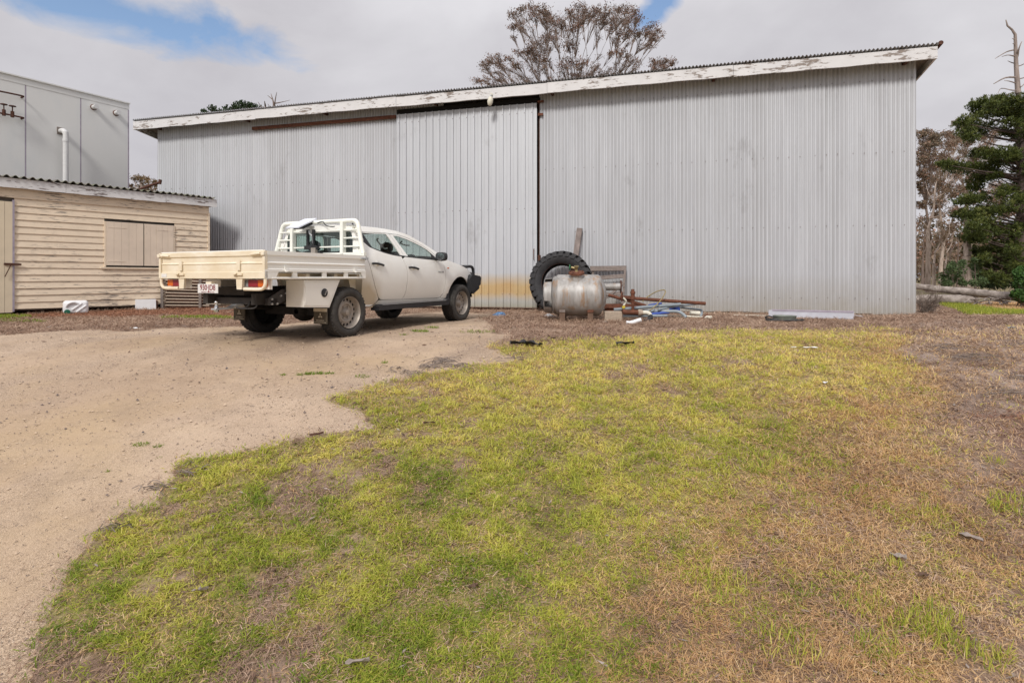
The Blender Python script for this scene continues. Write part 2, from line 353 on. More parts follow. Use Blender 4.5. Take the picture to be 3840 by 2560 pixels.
def thing(name, label, cat, loc=(0, 0, 0), rotz=0., group=None):
    o = bpy.data.objects.new(name, None); col.objects.link(o); o.location = loc; o.rotation_euler = (0, 0, rotz); o.empty_display_size = .2
    return tag(o, label, cat, group)
def again(o, parent=None, loc=None, rot=None):
    c = o.copy(); col.objects.link(c)
    if parent is not None: c.parent = parent
    if loc is not None: c.location = loc
    if rot is not None: c.rotation_euler = rot
    return c
def spline(pts, n=8):
    p = [Vector(q) for q in pts]; p = [p[0] * 2 - p[1]] + p + [p[-1] * 2 - p[-2]]; out = []
    for i in range(1, len(p) - 2):
        for k in range(n):
            t = k / n; a, b, c, d = p[i - 1:i + 3]
            out.append(.5 * ((2 * b) + (c - a) * t + (2 * a - 5 * b + 4 * c - d) * t * t + (3 * b - a - 3 * c + d) * t ** 3))
    out.append(p[-2]); return out
def blades(name, pos, tip, wid, side, tint, mat, bend=None, kind='stuff', parent=None):
    """many small leaf-like strips as one mesh: base, middle and tip"""
    n = len(pos)
    if n == 0: return None
    mid = pos + (tip - pos) * .55 if bend is None else pos + (tip - pos) * .5 + bend
    w = side * wid[:, None] * .5
    V = np.stack([pos - w, pos + w, mid - w * .8, mid + w * .8, tip], 1).reshape(-1, 3)
    b = (np.arange(n) * 5)[:, None]
    lp = np.concatenate([b + 0, b + 1, b + 3, b + 2, b + 2, b + 3, b + 4], 1).reshape(-1)
    me = bpy.data.meshes.new(name); me.vertices.add(5 * n); me.vertices.foreach_set('co', V.astype(np.float32).ravel())
    me.loops.add(7 * n); me.loops.foreach_set('vertex_index', lp.astype(np.int32))
    ls = np.stack([np.arange(n) * 7, np.arange(n) * 7 + 4], 1).ravel(); me.polygons.add(2 * n); me.polygons.foreach_set('loop_start', ls.astype(np.int32))
    a = me.attributes.new('tint', 'FLOAT', 'POINT'); a.data.foreach_set('value', np.repeat(tint, 5).astype(np.float32))
    me.update(calc_edges=True); me.materials.append(mat)
    o = link(name, me, parent)
    if kind and parent is None: o['kind'] = kind
    return o
def quads(name, c, ax, ay, tint, mat, parent):
    """many leaf quads: centre, half length vector, half width vector, as kite shapes"""
    n = len(c); V = np.stack([c - ax, c + ay, c + ax, c - ay], 1).reshape(-1, 3)
    me = bpy.data.meshes.new(name); me.vertices.add(4 * n); me.vertices.foreach_set('co', V.astype(np.float32).ravel())
    me.loops.add(4 * n); me.loops.foreach_set('vertex_index', np.arange(4 * n, dtype=np.int32)); me.polygons.add(n); me.polygons.foreach_set('loop_start', (np.arange(n) * 4).astype(np.int32))
    a = me.attributes.new('tint', 'FLOAT', 'POINT'); a.data.foreach_set('value', np.repeat(tint, 4).astype(np.float32))
    me.update(calc_edges=True); me.materials.append(mat); return link(name, me, parent)
# ================================================================ THE GROUND
def O(pts, s=2352): return [(x * 3840 / 2352, y * 3840 / 2352) for x, y in pts]
GRAVEL = [(98, 2640), (110, 2560), (150, 2440), (180, 2351), (278, 2106), (298, 2090), (332, 2046), (398, 1985), (442, 1930), (497, 1919), (608, 1902), (602, 1858), (613, 1830), (674, 1797), (641, 1781), (680, 1742), (724, 1720), (790, 1720), (862, 1703), (984, 1681), (1094, 1648), (1200, 1627), (1379, 1612), (1450, 1589), (1379, 1586), (1373, 1558), (1358, 1538), (1287, 1522), (1236, 1499), (1256, 1487), (1373, 1461), (1394, 1451), (1445, 1433), (1516, 1425), (1588, 1405), (1634, 1400), (1720, 1387), (1741, 1374), (1812, 1367), (1914, 1362), (1965, 1344), (1868, 1329), (1878, 1313), (1832, 1311), (1858, 1277), (1914, 1270), (1914, 1252), (1838, 1252), (1863, 1226), (1812, 1198), (1848, 1178), (1700, 1168), (1480, 1181), (1400, 1190), (1160, 1205), (1090, 1215), (940, 1222), (760, 1229), (612, 1230), (480, 1242), (367, 1236), (82, 1252), (0, 1257), (-900, 1270), (-900, 2640)]
DIRT = O([(2060, 745), (2400, 700), (2400, 1230), (2310, 1110), (2245, 1000), (2190, 920), (2120, 850), (2085, 800)])
WEEDS = [(-200, 1185), (300, 1192), (560, 1196), (820, 1190), (900, 1200), (620, 1222), (300, 1222), (-200, 1240)]
def zones(x, y):
    x = np.asarray(x, float); y = np.asarray(y, float); yy = np.maximum(y, .6)
    u, v = to_px(x, yy, gz(x, yy)); near = (y > .9) & (y < 19)
    ju = (fbm(x, y, 1.7, 3) - .5) * 90 / yy * 3 + (fbm(x, y, 11., 13, 2) - .5) * 90 / yy; jv = (fbm(x, y, 1.9, 5) - .5) * 60 / yy * 3
    gravel = inpoly(u + ju * .5, v + jv * .35, GRAVEL) & near
    ut = np.interp(v, [1235, 1300, 1550, 1800, 2120, 2560], [3500, 3470, 3330, 2860, 2560, 2560])
    straw = sstep(-650, 330, (u - ut) + (fbm(x, y, .9, 21) - .5) * 900)
    vb = np.interp(u, [1800, 2120, 2700, 3400, 3900], [1290, 1272, 1246, 1232, 1222])
    strip = sstep(22, -12, (v - vb) + (fbm(x, y, 1.1, 31) - .5) * 40)                    # bare litter along the shed
    jw = (fbm(x, y, 1.1, 17) - .5) * 340 + (fbm(x, y, 12., 19, 2) - .5) * 150
    dirt = inpoly(u + jw, v + jv, DIRT).astype(float)
    right = sstep(3400, 3820, u + (fbm(x, y, .8, 41) - .5) * 500) * sstep(1230, 1300, v)
    weeds = inpoly(u + ju, v + jv * .3, WEEDS) & near
    red = ((v < 1192) & (u < 1000)).astype(float) * near + .8 * sstep(3600, 3850, u + jw) * sstep(1520, 1680, v + jw) * sstep(2150, 1950, v + jw) * sstep(4500, 4100, u + jw) * near
    behind = (~near) * 1.0
    return dict(u=u, v=v, gravel=gravel, straw=straw, strip=strip, dirt=np.clip(dirt + right * .8, 0, 1), weeds=weeds, red=red, behind=behind)
def holes(x, y, z):
    h = .70 * fbm(x, y, 3.6, 61, 3) + .30 * fbm(x, y, 1.1, 51, 4)
    thr = .345 + .045 * sstep(2100, 1300, z['u']) * sstep(1650, 1850, z['v']) + .02 * (z['v'] > 2100)
    return sstep(thr + .03, thr - .03, h)
def lawn_amount(x, y):
    z = zones(x, y); return (1 - z['strip']) * (1 - z['dirt']) * (1 - holes(x, y, z)) * (~z['gravel']) * (1 - z['behind']) * (z['v'] > 1235)
def axis(lo, hi, st, far, g=1.13):
    a = list(np.arange(lo, hi + 1e-6, st)); s = st
    while a[-1] < far: s *= g; a.append(a[-1] + s)
    s = st; b = []
    x = lo
    while x > -far: s *= g; x -= s; b.append(x)
    return np.array(b[::-1] + a)
def sheet(name, xs, ys, mat, lift=0., keep=None, cols=None):
    X, Y = np.meshgrid(xs, ys, indexing='ij'); nx, ny = X.shape
    Z = gz(X, Y) + lift + (fbm(X, Y, 4.0, 9, 3) - .5) * .022 * (np.abs(X) < 16) * (Y < 20)
    ii, jj = np.meshgrid(np.arange(nx - 1), np.arange(ny - 1), indexing='ij'); a = (ii * ny + jj).ravel()
    F = np.stack([a, a + ny, a + ny + 1, a + 1], 1)
    if keep is not None:
        cx_ = (X[:-1, :-1] + X[1:, 1:]).ravel() / 2; cy_ = (Y[:-1, :-1] + Y[1:, 1:]).ravel() / 2; F = F[keep(cx_, cy_)]
    V = np.stack([X.ravel(), Y.ravel(), Z.ravel()], 1)
    used = np.zeros(len(V), bool); used[F.ravel()] = True; idx = np.cumsum(used) - 1; V = V[used]; F = idx[F]
    me = bpy.data.meshes.new(name); me.vertices.add(len(V)); me.vertices.foreach_set('co', V.astype(np.float32).ravel())
    me.loops.add(4 * len(F)); me.loops.foreach_set('vertex_index', F.ravel().astype(np.int32)); me.polygons.add(len(F)); me.polygons.foreach_set('loop_start', (np.arange(len(F)) * 4).astype(np.int32))
    me.polygons.foreach_set('use_smooth', np.ones(len(F), bool))
    if cols:
        for k, fn in cols.items():
            at = me.attributes.new(k, 'FLOAT', 'POINT'); at.data.foreach_set('value', np.asarray(fn(V[:, 0], V[:, 1]), np.float32))
    me.update(calc_edges=True); me.materials.append(mat); return tag(link(name, me), kind='structure')
t = NT('soil_and_thatch'); fib = t.noise(38, 9, .75, t.mp((1, 1, 1)), 1.2); mid = t.noise(5, 8, .7); big = t.noise(.8, 5, .6)
base = t.ramp(t.math('ADD', t.math('MULTIPLY', fib, .6), t.math('MULTIPLY', mid, .4)), (.33, (.15, .095, .068)), (.5, (.31, .215, .155)), (.68, (.47, .36, .28)))
dirtc = t.ramp(t.math('ADD', t.math('MULTIPLY', fib, .5), t.math('MULTIPLY', mid, .5)), (.36, (.17, .125, .10)), (.52, (.36, .275, .23)), (.68, (.50, .41, .35)))
base = t.mix(t.attr('dirt', 'Fac'), base, dirtc)
base = t.mix(t.math('MULTIPLY', t.attr('red', 'Fac'), t.ramp(mid, (.3, .35), (.6, .9))), base, t.ramp(fib, (.35, (.12, .05, .03)), (.65, (.28, .135, .08))))
base = t.mix(t.math('MULTIPLY', t.attr('green', 'Fac'), t.ramp(mid, (.38, 0.), (.55, .85))), base, t.ramp(fib, (.35, (.06, .085, .02)), (.65, (.15, .17, .04))))
lw = t.ramp(t.math('ADD', t.math('MULTIPLY', fib, .55), t.math('MULTIPLY', mid, .45)), (.36, (.12, .09, .05)), (.47, (.27, .23, .08)), (.62, (.44, .39, .13)))
sw_ = t.ramp(t.math('ADD', t.math('MULTIPLY', fib, .55), t.math('MULTIPLY', mid, .45)), (.34, (.15, .09, .055)), (.5, (.33, .21, .115)), (.66, (.52, .38, .22)))
base = t.mix(t.math('MULTIPLY', t.attr('lawn', 'Fac'), t.ramp(mid, (.34, .35), (.52, .9))), base, t.mix(t.attr('straw', 'Fac'), lw, sw_))
t.bump(t.math('ADD', fib, t.math('MULTIPLY', mid, 1.5)), .8, .02); SOIL = t.set(base, .95, 0, .2)
t = NT('decomposed_granite'); v1 = t.vor(210, None, 'F1', 'Color'); d1 = t.vor(210); big = t.noise(.75, 6, .6); trk = t.noise(1.2, 5, .6, t.mp((.35, 1.6, 1))); fi = t.noise(90, 4, .7)
sep = t.n.new('ShaderNodeSeparateColor'); t.L(v1, sep.inputs[0])
c = t.ramp(sep.outputs[0], (0., (.15, .105, .08)), (.14, (.24, .175, .13)), (.55, (.43, .315, .225)), (.9, (.53, .40, .285)), (1., (.62, .50, .40)))
c = t.mix(t.ramp(sep.outputs[1], (.955, 0.), (.965, .7)), c, (.13, .11, .11))
rut = t.noise(.7, 4, .55, t.mp((1.1, .22, 1), t.n_rot(28))); c = t.mix(t.ramp(rut, (.46, 0.), (.60, .6)), c, (.42, .30, .20)); c = t.mix(t.ramp(big, (.42, 0.), (.66, .5)), c, (.66, .51, .375)); c = t.mix(t.ramp(trk, (.46, 0.), (.66, .40)), c, (.47, .35, .255))
yel = t.noise(.6, 5, .6, t.mp((1, 1, 1), None, (9, 3, 0))); c = t.mix(t.ramp(yel, (.5, 0.), (.7, .4)), c, (.53, .385, .215))
cc = t.noise(2.4, 8, .7, t.mp((1, 1, 1), None, (2, 8, 0))); c = t.mix(t.ramp(cc, (.50, 0.), (.72, .42)), c, (.24, .175, .13))
t.bump(t.math('ADD', t.math('MULTIPLY', d1, -1.2), fi), .55, .006); GRAV = t.set(c, .95, 0, .25)
gx = axis(-15, 15, .10, 900); gy = axis(1.0, 22, .10, 900)
ground = sheet('ground', gx, gy, SOIL, 0, None, {'dirt': lambda x, y: zones(x, y)['dirt'], 'red': lambda x, y: zones(x, y)['red'], 'green': lambda x, y: zones(x, y)['behind'] * .8, 'straw': lambda x, y: zones(x, y)['straw'], 'lawn': lambda x, y: lawn_amount(x, y)})
dx = np.arange(-15, 1.6, .035); dy = np.arange(1.2, 15.2, .035)
drive = sheet('gravel_driveway', dx, dy, GRAV, .006, lambda x, y: zones(x, y)['gravel'])

bm = bmesh.new(); bm.from_mesh(drive.data)                     # ease the stepped rim of the gravel into a soft line
for it in range(7):
    new = {}
    for v in bm.verts:
        nb = [e.other_vert(v) for e in v.link_edges if e.is_boundary]
        if len(nb) == 2 and -14.5 < v.co.x: new[v] = v.co * .5 + (nb[0].co + nb[1].co) * .25
    for v, c in new.items(): v.co = c
for v in bm.verts:
    if v.is_boundary: v.co.z -= .008
bm.to_mesh(drive.data); bm.free()
# ================================================================ THE SHED
SH0 = Vector((-10.95, 17.29, 0)); SHA = math.atan2(-.2657, .964); SHL = 20.24; WH = 5.45
shed = thing('iron_shed', 'long corrugated iron farm shed with flaking white fascia and sliding door', 'shed', SH0, SHA)
def sw(s, d, z):                                # shed coordinates: along the front wall, out towards the yard, up
    return Vector((s, -d, z))
def corrugate(w, n, amp, h, seg=6, z0=0., prof=None, rows=1):
    """upright sheet with n waves over width w"""
    m = MB(); xs = [w * i / (n * seg) for i in range(n * seg + 1)]
    ys = [-amp * math.cos(2 * math.pi * i / seg) for i in range(n * seg + 1)]
    for j in range(rows + 1):
        for x, y in zip(xs, ys): m.v.append((x, -y, z0 + (h - z0) * j / rows))
    k = len(xs)
    for j in range(rows):
        for i in range(k - 1): m.f.append((j * k + i, j * k + i + 1, (j + 1) * k + i + 1, (j + 1) * k + i))
    return m
DOOR_A, DOOR_B = 8.16, 12.07                    # doorway along the wall
PW = .762
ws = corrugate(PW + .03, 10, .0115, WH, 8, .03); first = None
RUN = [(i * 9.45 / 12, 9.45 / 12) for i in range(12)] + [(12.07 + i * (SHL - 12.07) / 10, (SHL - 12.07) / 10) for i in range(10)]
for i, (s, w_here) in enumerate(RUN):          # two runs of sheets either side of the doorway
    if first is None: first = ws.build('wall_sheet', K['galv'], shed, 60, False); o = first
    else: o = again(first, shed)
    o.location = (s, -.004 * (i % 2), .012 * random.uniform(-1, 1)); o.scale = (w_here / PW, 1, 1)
# slip of wall right of the gap ends at 12.42: cover sheet from there to the next module
def trim(name, a, b, w, h, mat, parent=None): return MB().beam(a, b, w, h).build(name, mat, parent or shed)
trim('door_jamb', sw(12.07, -.06, 0), sw(12.07, -.06, 5.3), .03, .10, K['darkrust'])
trim('door_jamb', sw(9.45, -.06, 0), sw(9.45, -.06, 5.3), .08, .10, K['darkrust'])
trim('sill_beam', sw(9.2, -.03, .02), sw(12.5, -.03, .02), .1, .05, K['darkrust'])
# remaining walls and the dark inside
inner = MB(); DEP = 9.0
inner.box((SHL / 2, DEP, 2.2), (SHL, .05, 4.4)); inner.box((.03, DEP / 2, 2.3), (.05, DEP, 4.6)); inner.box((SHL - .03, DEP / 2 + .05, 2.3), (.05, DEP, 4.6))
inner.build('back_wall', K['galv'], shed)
MB().box((SHL / 2, .35, 2.7), (SHL - .2, .02, 5.2)).build('inside_dark', K['black'], shed)  # black sheet stands in for the darkness inside the shed
MB().box((SHL / 2, .10, .0), (SHL, .16, .10)).build('footing', K['block'], shed)
# roof falls to the back, sheet by sheet
SLOPE = math.tan(R(8)); OV = .35
n_roof = int((SHL + .85) / PW) + 1; rf = None
rm = MB(); seg = 6; nn = 10
for j, yy in enumerate((-OV - .06, DEP + .4)):
    for i in range(nn * seg + 1): rm.v.append((PW * 1.03 * i / (nn * seg), yy, -SLOPE * yy + .019 * math.cos(2 * math.pi * i / seg)))
q = nn * seg + 1
for i in range(q - 1): rm.f.append((i, i + 1, q + i + 1, q + i))
for i in range(n_roof):
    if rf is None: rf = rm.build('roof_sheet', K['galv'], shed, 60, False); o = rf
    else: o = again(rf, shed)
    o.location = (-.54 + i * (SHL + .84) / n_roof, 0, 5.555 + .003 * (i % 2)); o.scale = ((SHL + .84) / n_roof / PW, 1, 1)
MB().box((SHL / 2, DEP / 2, 5.36 - SLOPE * DEP / 2 - .02), (SHL + .8, .02, .02)).build('purlin', K['soffit'], shed)
so_ = MB(); so_.add([(-.5, -OV + .03, 5.50), (SHL + .27, -OV + .03, 5.50), (SHL + .27, DEP, 5.50 - SLOPE * DEP), (-.5, DEP, 5.50 - SLOPE * DEP)], [(0, 1, 2, 3)])
so_.add([(-.5, -OV + .03, 5.47), (SHL + .27, -OV + .03, 5.47), (SHL + .27, DEP, 5.47 - SLOPE * DEP), (-.5, DEP, 5.47 - SLOPE * DEP)], [(3, 2, 1, 0)])
so_.build('soffit', K['soffit'], shed, 0, False)
# fascia boards, butted end to end with a slight sag and uneven lower edge
cuts = [-.52, 3.9, 8.3, 12.35, 16.6, SHL + .28]
for i in range(5):
    a, b = cuts[i], cuts[i + 1] - .006; dz = (0, .006, -.004, .004, .0)[i]
    m = MB(); n = 14
    lo = [(a + (b - a) * t / n, 5.315 + dz + .006 * math.sin(t * 1.7 + i)) for t in range(n + 1)]
    m.prism([(x, z) for x, z in lo] + [(b, 5.565 + dz), (a, 5.565 + dz)], 1, -OV - .02 - .004 * (i % 2), -OV + .018); m.build('fascia_board', K['fascia'], shed)
for sx in (-.50, SHL + .262): # barge boards down both ends
    m = MB(); m.add([(sx - .018, -OV + .02, 5.33), (sx - .018, DEP + .3, 5.33 - SLOPE * (DEP + .65)), (sx - .018, DEP + .3, 5.55 - SLOPE * (DEP + .65)), (sx - .018, -OV + .02, 5.55),
        (sx + .018, -OV + .02, 5.33), (sx + .018, DEP + .3, 5.33 - SLOPE * (DEP + .65)), (sx + .018, DEP + .3, 5.55 - SLOPE * (DEP + .65)), (sx + .018, -OV + .02, 5.55)],
        [(0, 1, 2, 3), (7, 6, 5, 4), (0, 4, 5, 1), (3, 2, 6, 7), (0, 3, 7, 4), (1, 5, 6, 2)]); m.build('barge_board', K['fascia'], shed)
MB().tube([sw(SHL + .32, OV + .06, 5.62), sw(SHL + .32, -DEP, 5.62 - SLOPE * DEP)], .045, 8).build('ridge_cap', K['darkrust'], shed, 50)
for s in (.15, 3.4, 6.0, 9.3, 12.42, 16.2, SHL - .2):    # rafter ends under the eave
    MB().beam(sw(s, OV - .03, 5.40), sw(s, -.3, 5.40), .06, .10).build('rafter_end', K['darkrust'], shed)
# nail rows on the girts
nm = MB()
for z in (.37, 1.95, 3.52, 5.08):
    s = .12; j = 0
    while s < SHL:
        if not (8.1 < s < 12.10): nm.box(sw(s, .013, z + .008 * math.sin(s * 3.1)), (.013, .008, .013))
        s += .228 + random.uniform(-.01, .01) if j % 3 != 2 else .304; j += 1
tag(nm.build('nail_heads', K['darkrust'], shed), kind='stuff')
# dents along the foot of the wall behind the junk
# ---------------------------------------------------------------- sliding door
DA, DB, DH = 8.16, 12.01, 5.19
dobj = thing('sliding_door', None, None); dobj.parent = shed
for z in (.06, 2.4, DH - .03): MB().box(sw((DA + DB) / 2, .045, z), (DB - DA, .05, .05)).build('door_rail', K['darkrust'], dobj)
def ribbed(w, ribs, h):
    m = MB(); p = w / ribs; pr = [(0, 0)]
    for i in range(ribs):
        x = i * p
        pr += [(x + p * .34, 0), (x + p * .37, .034), (x + p * .50, .034), (x + p * .53, 0), (x + p * .86, 0), (x + p * .88, .004), (x + p * .92, .004), (x + p * .94, 0)]
    pr.append((w, 0))
    for z in (0, h):
        for x, y in pr: m.v.append((x, -y, z))
    k = len(pr)
    for i in range(k - 1): m.f.append((i, i + 1, k + i + 1, k + i))
    return m
nd = 5; dw = (DB - DA) / nd; ds = None
for i in range(nd):
    if ds is None: ds = ribbed(dw + .01, 4, DH - .05).build('door_sheet', K['doorzinc'], dobj, 0, False); o = ds
    else: o = again(ds, dobj)
    o.location = (DA + i * dw, -.075 - .003 * (i % 2), .05)
MB().box(sw(DB - .012, .082, 2.48), (.06, .012, DH - .06)).build('edge_strip', K['doorzinc'], dobj)
MB().tube([sw(DB - .05, .10, 1.25), sw(DB - .05, .15, 1.27), sw(DB - .05, .15, 1.52), sw(DB - .05, .10, 1.54)], .008, 6).build('door_handle', K['rust'], dobj, 50)
dn = MB()
for z in (.4, 2.55, 4.95):
    for i in range(20): dn.box(sw(DA + .085 + i * dw / 4, .108, z), (.016, .008, .016))
tag(dn.build('door_screws', K['darkrust'], dobj), kind='stuff')
tr = MB(); tr.beam(sw(3.55, .07, 5.14), sw(8.14, .07, 5.14), .05, .085); tr.beam(sw(3.55, .02, 5.19), sw(8.0, .02, 5.19), .05, .02); tr.build('door_rail', K['rust'], shed)
MB().box((10.9, .05, 5.42), (3.0, .03, .06)).build('door_gap_dark_back', K['black'], shed)  # this box and the next paint the shaded gap over the door black
MB().box(sw(10.12, .018, 5.27), (3.95, .02, .13)).build('door_gap_dark', K['black'], shed)
br = MB(); br.box(sw(12.11, .05, 4.90), (.13, .04, .06)); br.build('door_stop', K['rust'], shed)
br = MB(); br.box(sw(12.12, .06, 5.22), (.15, .04, .05)); br.build('door_stop', K['rust'], shed)
lt = MB(); lt.box(sw(12.08, .05, 1.30), (.07, .04, .16)); lt.build('latch', K['darkrust'], shed)
# floodlight hanging on the fascia over the door
fl = thing('floodlight', 'cream coloured hooded floodlight hanging from the fascia over the sliding door', 'light', shed.matrix_basis @ sw(10.93, OV + .03, 5.36), SHA)
MB().tube([(0, 0, .05), (0, -.03, .05)], .045, 14).build('mount', K['cream_pvc'], fl, 40)
MB().tube([(0, -.03, .05), (0, -.06, .0), (0, -.05, -.08)], .018, 8).build('arm', K['galvpipe'], fl, 50)
m = MB(); m.lathe([(-.02, .01), (-.02, .055), (.05, .085), (.15, .09), (.24, .06), (.27, .012)], 16, Matrix.Translation((0, -.07, -.07)) @ Matrix.Rotation(R(-100), 4, 'Y').inverted() @ Matrix.Rotation(0, 4, 'X')); m.build('hood', K['cream_pvc'], fl, 45); fl.scale = (.78, .78, .78)

# ================================================================ THE WEATHERBOARD HUT
HU0 = Vector((-10.96, 12.30, 0)); HUA = math.atan2(.791, .612); HUL = 4.134
hut = thing('weatherboard_hut', 'small cream weatherboard hut with peeling paint and wavy cement roof sheets', 'hut', HU0, HUA)
def hs(s, d, z): return Vector((s, -d, z))       # along the front wall, out to the yard, up
HX0 = -3.2; HZ0 = .13; HZT = 2.56; NB = 16; BH = (HZT - HZ0) / NB; HDEP = 3.2
core = MB(); core.box((HX0 / 2 + HUL / 2, HDEP / 2 + .06, 1.40), (HUL - HX0 - .06, HDEP - .02, 2.62)); core.build('wall_core', K['soffit'], hut)
def board(a, b, z, jit=0.):
    m = MB(); o = random.uniform(-.004, .004)
    n = 6; vs = []; top = z + BH + .018
    for i in range(n + 1):
        x = a + (b - a) * i / n; dz = random.uniform(-jit, jit)
        vs += [(x, -.028 - o, z + dz), (x, -.012, z + dz - .001), (x, -.004, top), (x, .004, top), (x, .010, z + dz)]
    m.v = vs
    for i in range(n):
        p = i * 5; r = p + 5; m.f += [(p, r, r + 2, p + 2), (p + 2, r + 2, r + 3, p + 3), (p + 4, r + 4, r, p)]
    m.f += [(0, 2, 3, 4), (n * 5 + 4, n * 5 + 3, n * 5 + 2, n * 5)]
    return m.build('weatherboard', K['board'], hut)
W0, W1, WZ0, WZ1 = 1.715, 3.22, 1.08, 2.19
for i in range(NB):
    z = HZ0 + i * BH
    if z + BH * .6 > WZ0 and z + BH * .4 < WZ1:
        board(.02, W0 - .03, z, .003); board(W1 + .03, HUL - .03, z, .003)
    else: board(.02, HUL - .03, z, .004 if i else .008)
    board(HX0, -1.03, z)
MB().box((HUL / 2 + HX0 / 2, -.016, (HZT + 2.80) / 2 + .01), (HUL - HX0 - .02, .035, 2.80 - HZT)).build('frieze_board', K['board'], hut)
MB().box((HUL - .012, -.012, 1.36), (.05, .06, 2.5)).build('corner_board', K['board'], hut)
for a, b in ((W0, 2.515), (2.535, W1)):
    sh = MB(); n = 5; w = (b - a) / n
    so_ = thing('shutter', None, None); so_.parent = hut; del_ = None
    for i in range(n): MB().box((a + w * (i + .5), -.034 - random.uniform(0, .004), (WZ0 + WZ1) / 2 + .02), (w - .003, .022, WZ1 - WZ0 - .04)).build('plank', K['shutter'], so_)
    for z in (WZ0 + .14, WZ1 - .14): MB().box(((a + .22) if a == W0 else (b - .22), -.050, z), (.38, .006, .022)).build('hinge', K['shutter'], so_)
MB().box(((W0 + W1) / 2, -.012, (WZ0 + WZ1) / 2), (W1 - W0 + .06, .012, WZ1 - WZ0 + .04)).build('window_backing', K['black'], hut)
MB().box((W0 - .02, -.026, (WZ0 + WZ1) / 2), (.035, .03, WZ1 - WZ0)).build('window_trim', K['board'], hut)
MB().box((W1 + .018, -.026, (WZ0 + WZ1) / 2), (.03, .03, WZ1 - WZ0)).build('window_trim', K['board'], hut)
MB().box(((W0 + W1) / 2 - .05, -.034, WZ0 - .025), (W1 - W0 + .12, .05, .04)).build('window_sill', K['board'], hut)
dr = thing('hut_door', None, None); dr.parent = hut
for i in range(7): MB().box((-.94 + .132 * (i + .5), -.03 - .003 * (i % 2), 1.27), (.128, .03, 2.42)).build('plank', K['hutdoor'], dr)
m = MB(); m.beam((-.16, -.06, 1.12), (.13, -.06, 1.11), .02, .045); m.build('hasp', K['darkrust'], dr)
m = MB(); m.beam((-.04, -.075, 1.12), (-.15, -.085, .84), .014, .014); m.build('padlock_bar', K['darkrust'], dr)
MB().box((.0, -.02, 1.30), (.035, .05, 2.45)).build('door_trim', K['joint'], hut)
HO = .12; HR = .05
for a, b, dz in ((HX0 - .1, .9, 0), (.905, 3.0, -.004), (3.005, HUL + .16, .002)):
    n = 12; m = MB(); lo = [(a + (b - a) * t / n, 2.775 + dz + .005 * math.sin(t * 2.1)) for t in range(n + 1)]
    m.prism(lo + [(b, 2.985 + dz), (a, 2.985 + dz)], 1, -HO - .024, -HO); m.build('fascia_board', K['hutfascia'], hut)
m = MB(); m.box((HUL / 2 + HX0 / 2, HDEP / 2, 2.81), (HUL - HX0 + .2, HDEP + 2 * HO - .05, .03)); m.build('soffit', K['soffit'], hut)
# wavy cement sheets: 146 mm waves, 7 mm thick, seen end on
cp = .146; per = 7; seg = 12; m = MB(); sl = .05
for t in (0, .009):
    for yy in (-HO - .075, HDEP + .2):
        for i in range(per * seg + 1): m.v.append((cp * i / seg, yy, sl * yy + t + .027 * math.cos(2 * math.pi * i / seg)))
q = per * seg + 1
for i in range(q - 1): m.f += [(i, i + 1, q + i + 1, q + i), (2 * q + i + 1, 2 * q + i, 3 * q + i, 3 * q + i + 1), (i, 2 * q + i, 2 * q + i + 1, i + 1)]
rs = None; x = HX0 - .15
while x < HUL - .3:
    if rs is None: rs = m.build('roof_sheet', K['cement'], hut, 50, False); o = rs
    else: o = again(rs, hut)
    o.location = (x, 0, 3.022 + .006 * (round(x * 7) % 2)); x += cp * per
    if x + cp * per > HUL + .35 and x < HUL - .3:
        o = again(rs, hut); o.location = (HUL + .10 - cp * per, 0, 3.020); break
bp = thing('bent_pipe', 'dark bent pipe poking up above the hut roof beside the shed corner', 'pipe', hut.matrix_basis @ Vector((2.55, 1.0, 3.0)), HUA)
MB().tube(spline([(0, 0, -.1), (.05, 0, .08), (.42, -.1, .30), (.66, -.15, .42)], 6), .035, 8).build('tube', K['darkrust'], bp, 50)
MB().tube([(.66, -.15, .38), (.68, -.155, .50)], .045, 8).build('collar', K['darkrust'], bp, 50)

# ================================================================ COLD ROOM (flat insulated panels)
CR0 = Vector((-13.0, 19.0, 0)); CRA = math.atan2(.866, .499); CH = 6.70
cold = thing('panel_cold_room', 'tall grey insulated panel building with white pipe stubs behind the hut', 'building', CR0, CRA)
joints = [0, 1.40, 2.80, 4.2, 5.6, 7.0]
MB().box((-3.5, 3.05, CH / 2 - .05), (6.98, 5.9, CH - .1)).build('inner_core', K['panel'], cold)
for i in range(5):
    a, b = -joints[i + 1], -joints[i]; MB().box(((a + b) / 2, .04, CH / 2), (b - a - .016, .08, CH - .02)).build('wall_panel', K['panel'], cold)
    MB().box((b - .0 if i else -.012, .005 if i else -.002, CH / 2 - .1), (.034, .012, CH - .22)).build('joint_strip', K['joint'], cold)
MB().box((-3.5, -.004, CH - .09), (7.02, .012, .20)).build('capping', K['panel'], cold); MB().box((-3.5, 3, CH + .01), (7.06, 6.1, .04)).build('roof', K['panel'], cold)
def on_cold(u, v):
    a = (u - 1920) / 2100; s = (a * 19.0 + 13.0) / (.499 - .866 * a); Y = 19 + .866 * s; return s, ZC - (v - 1037) / 2100 * Y
for (u, v) in ((357, 402), (441, 424)):
    s, z = on_cold(u - 6, v + 1); m = MB(); m.tube([(s, .02, z), (s, -.20, z)], .075, 18); m.build('pipe_stub', K['dull_pvc'], cold, 40)
    MB().tube([(s, .0, z), (s, -.02, z)], .095, 18).build('flange', K['rust'], cold, 40)
s, z = on_cold(228, 492)
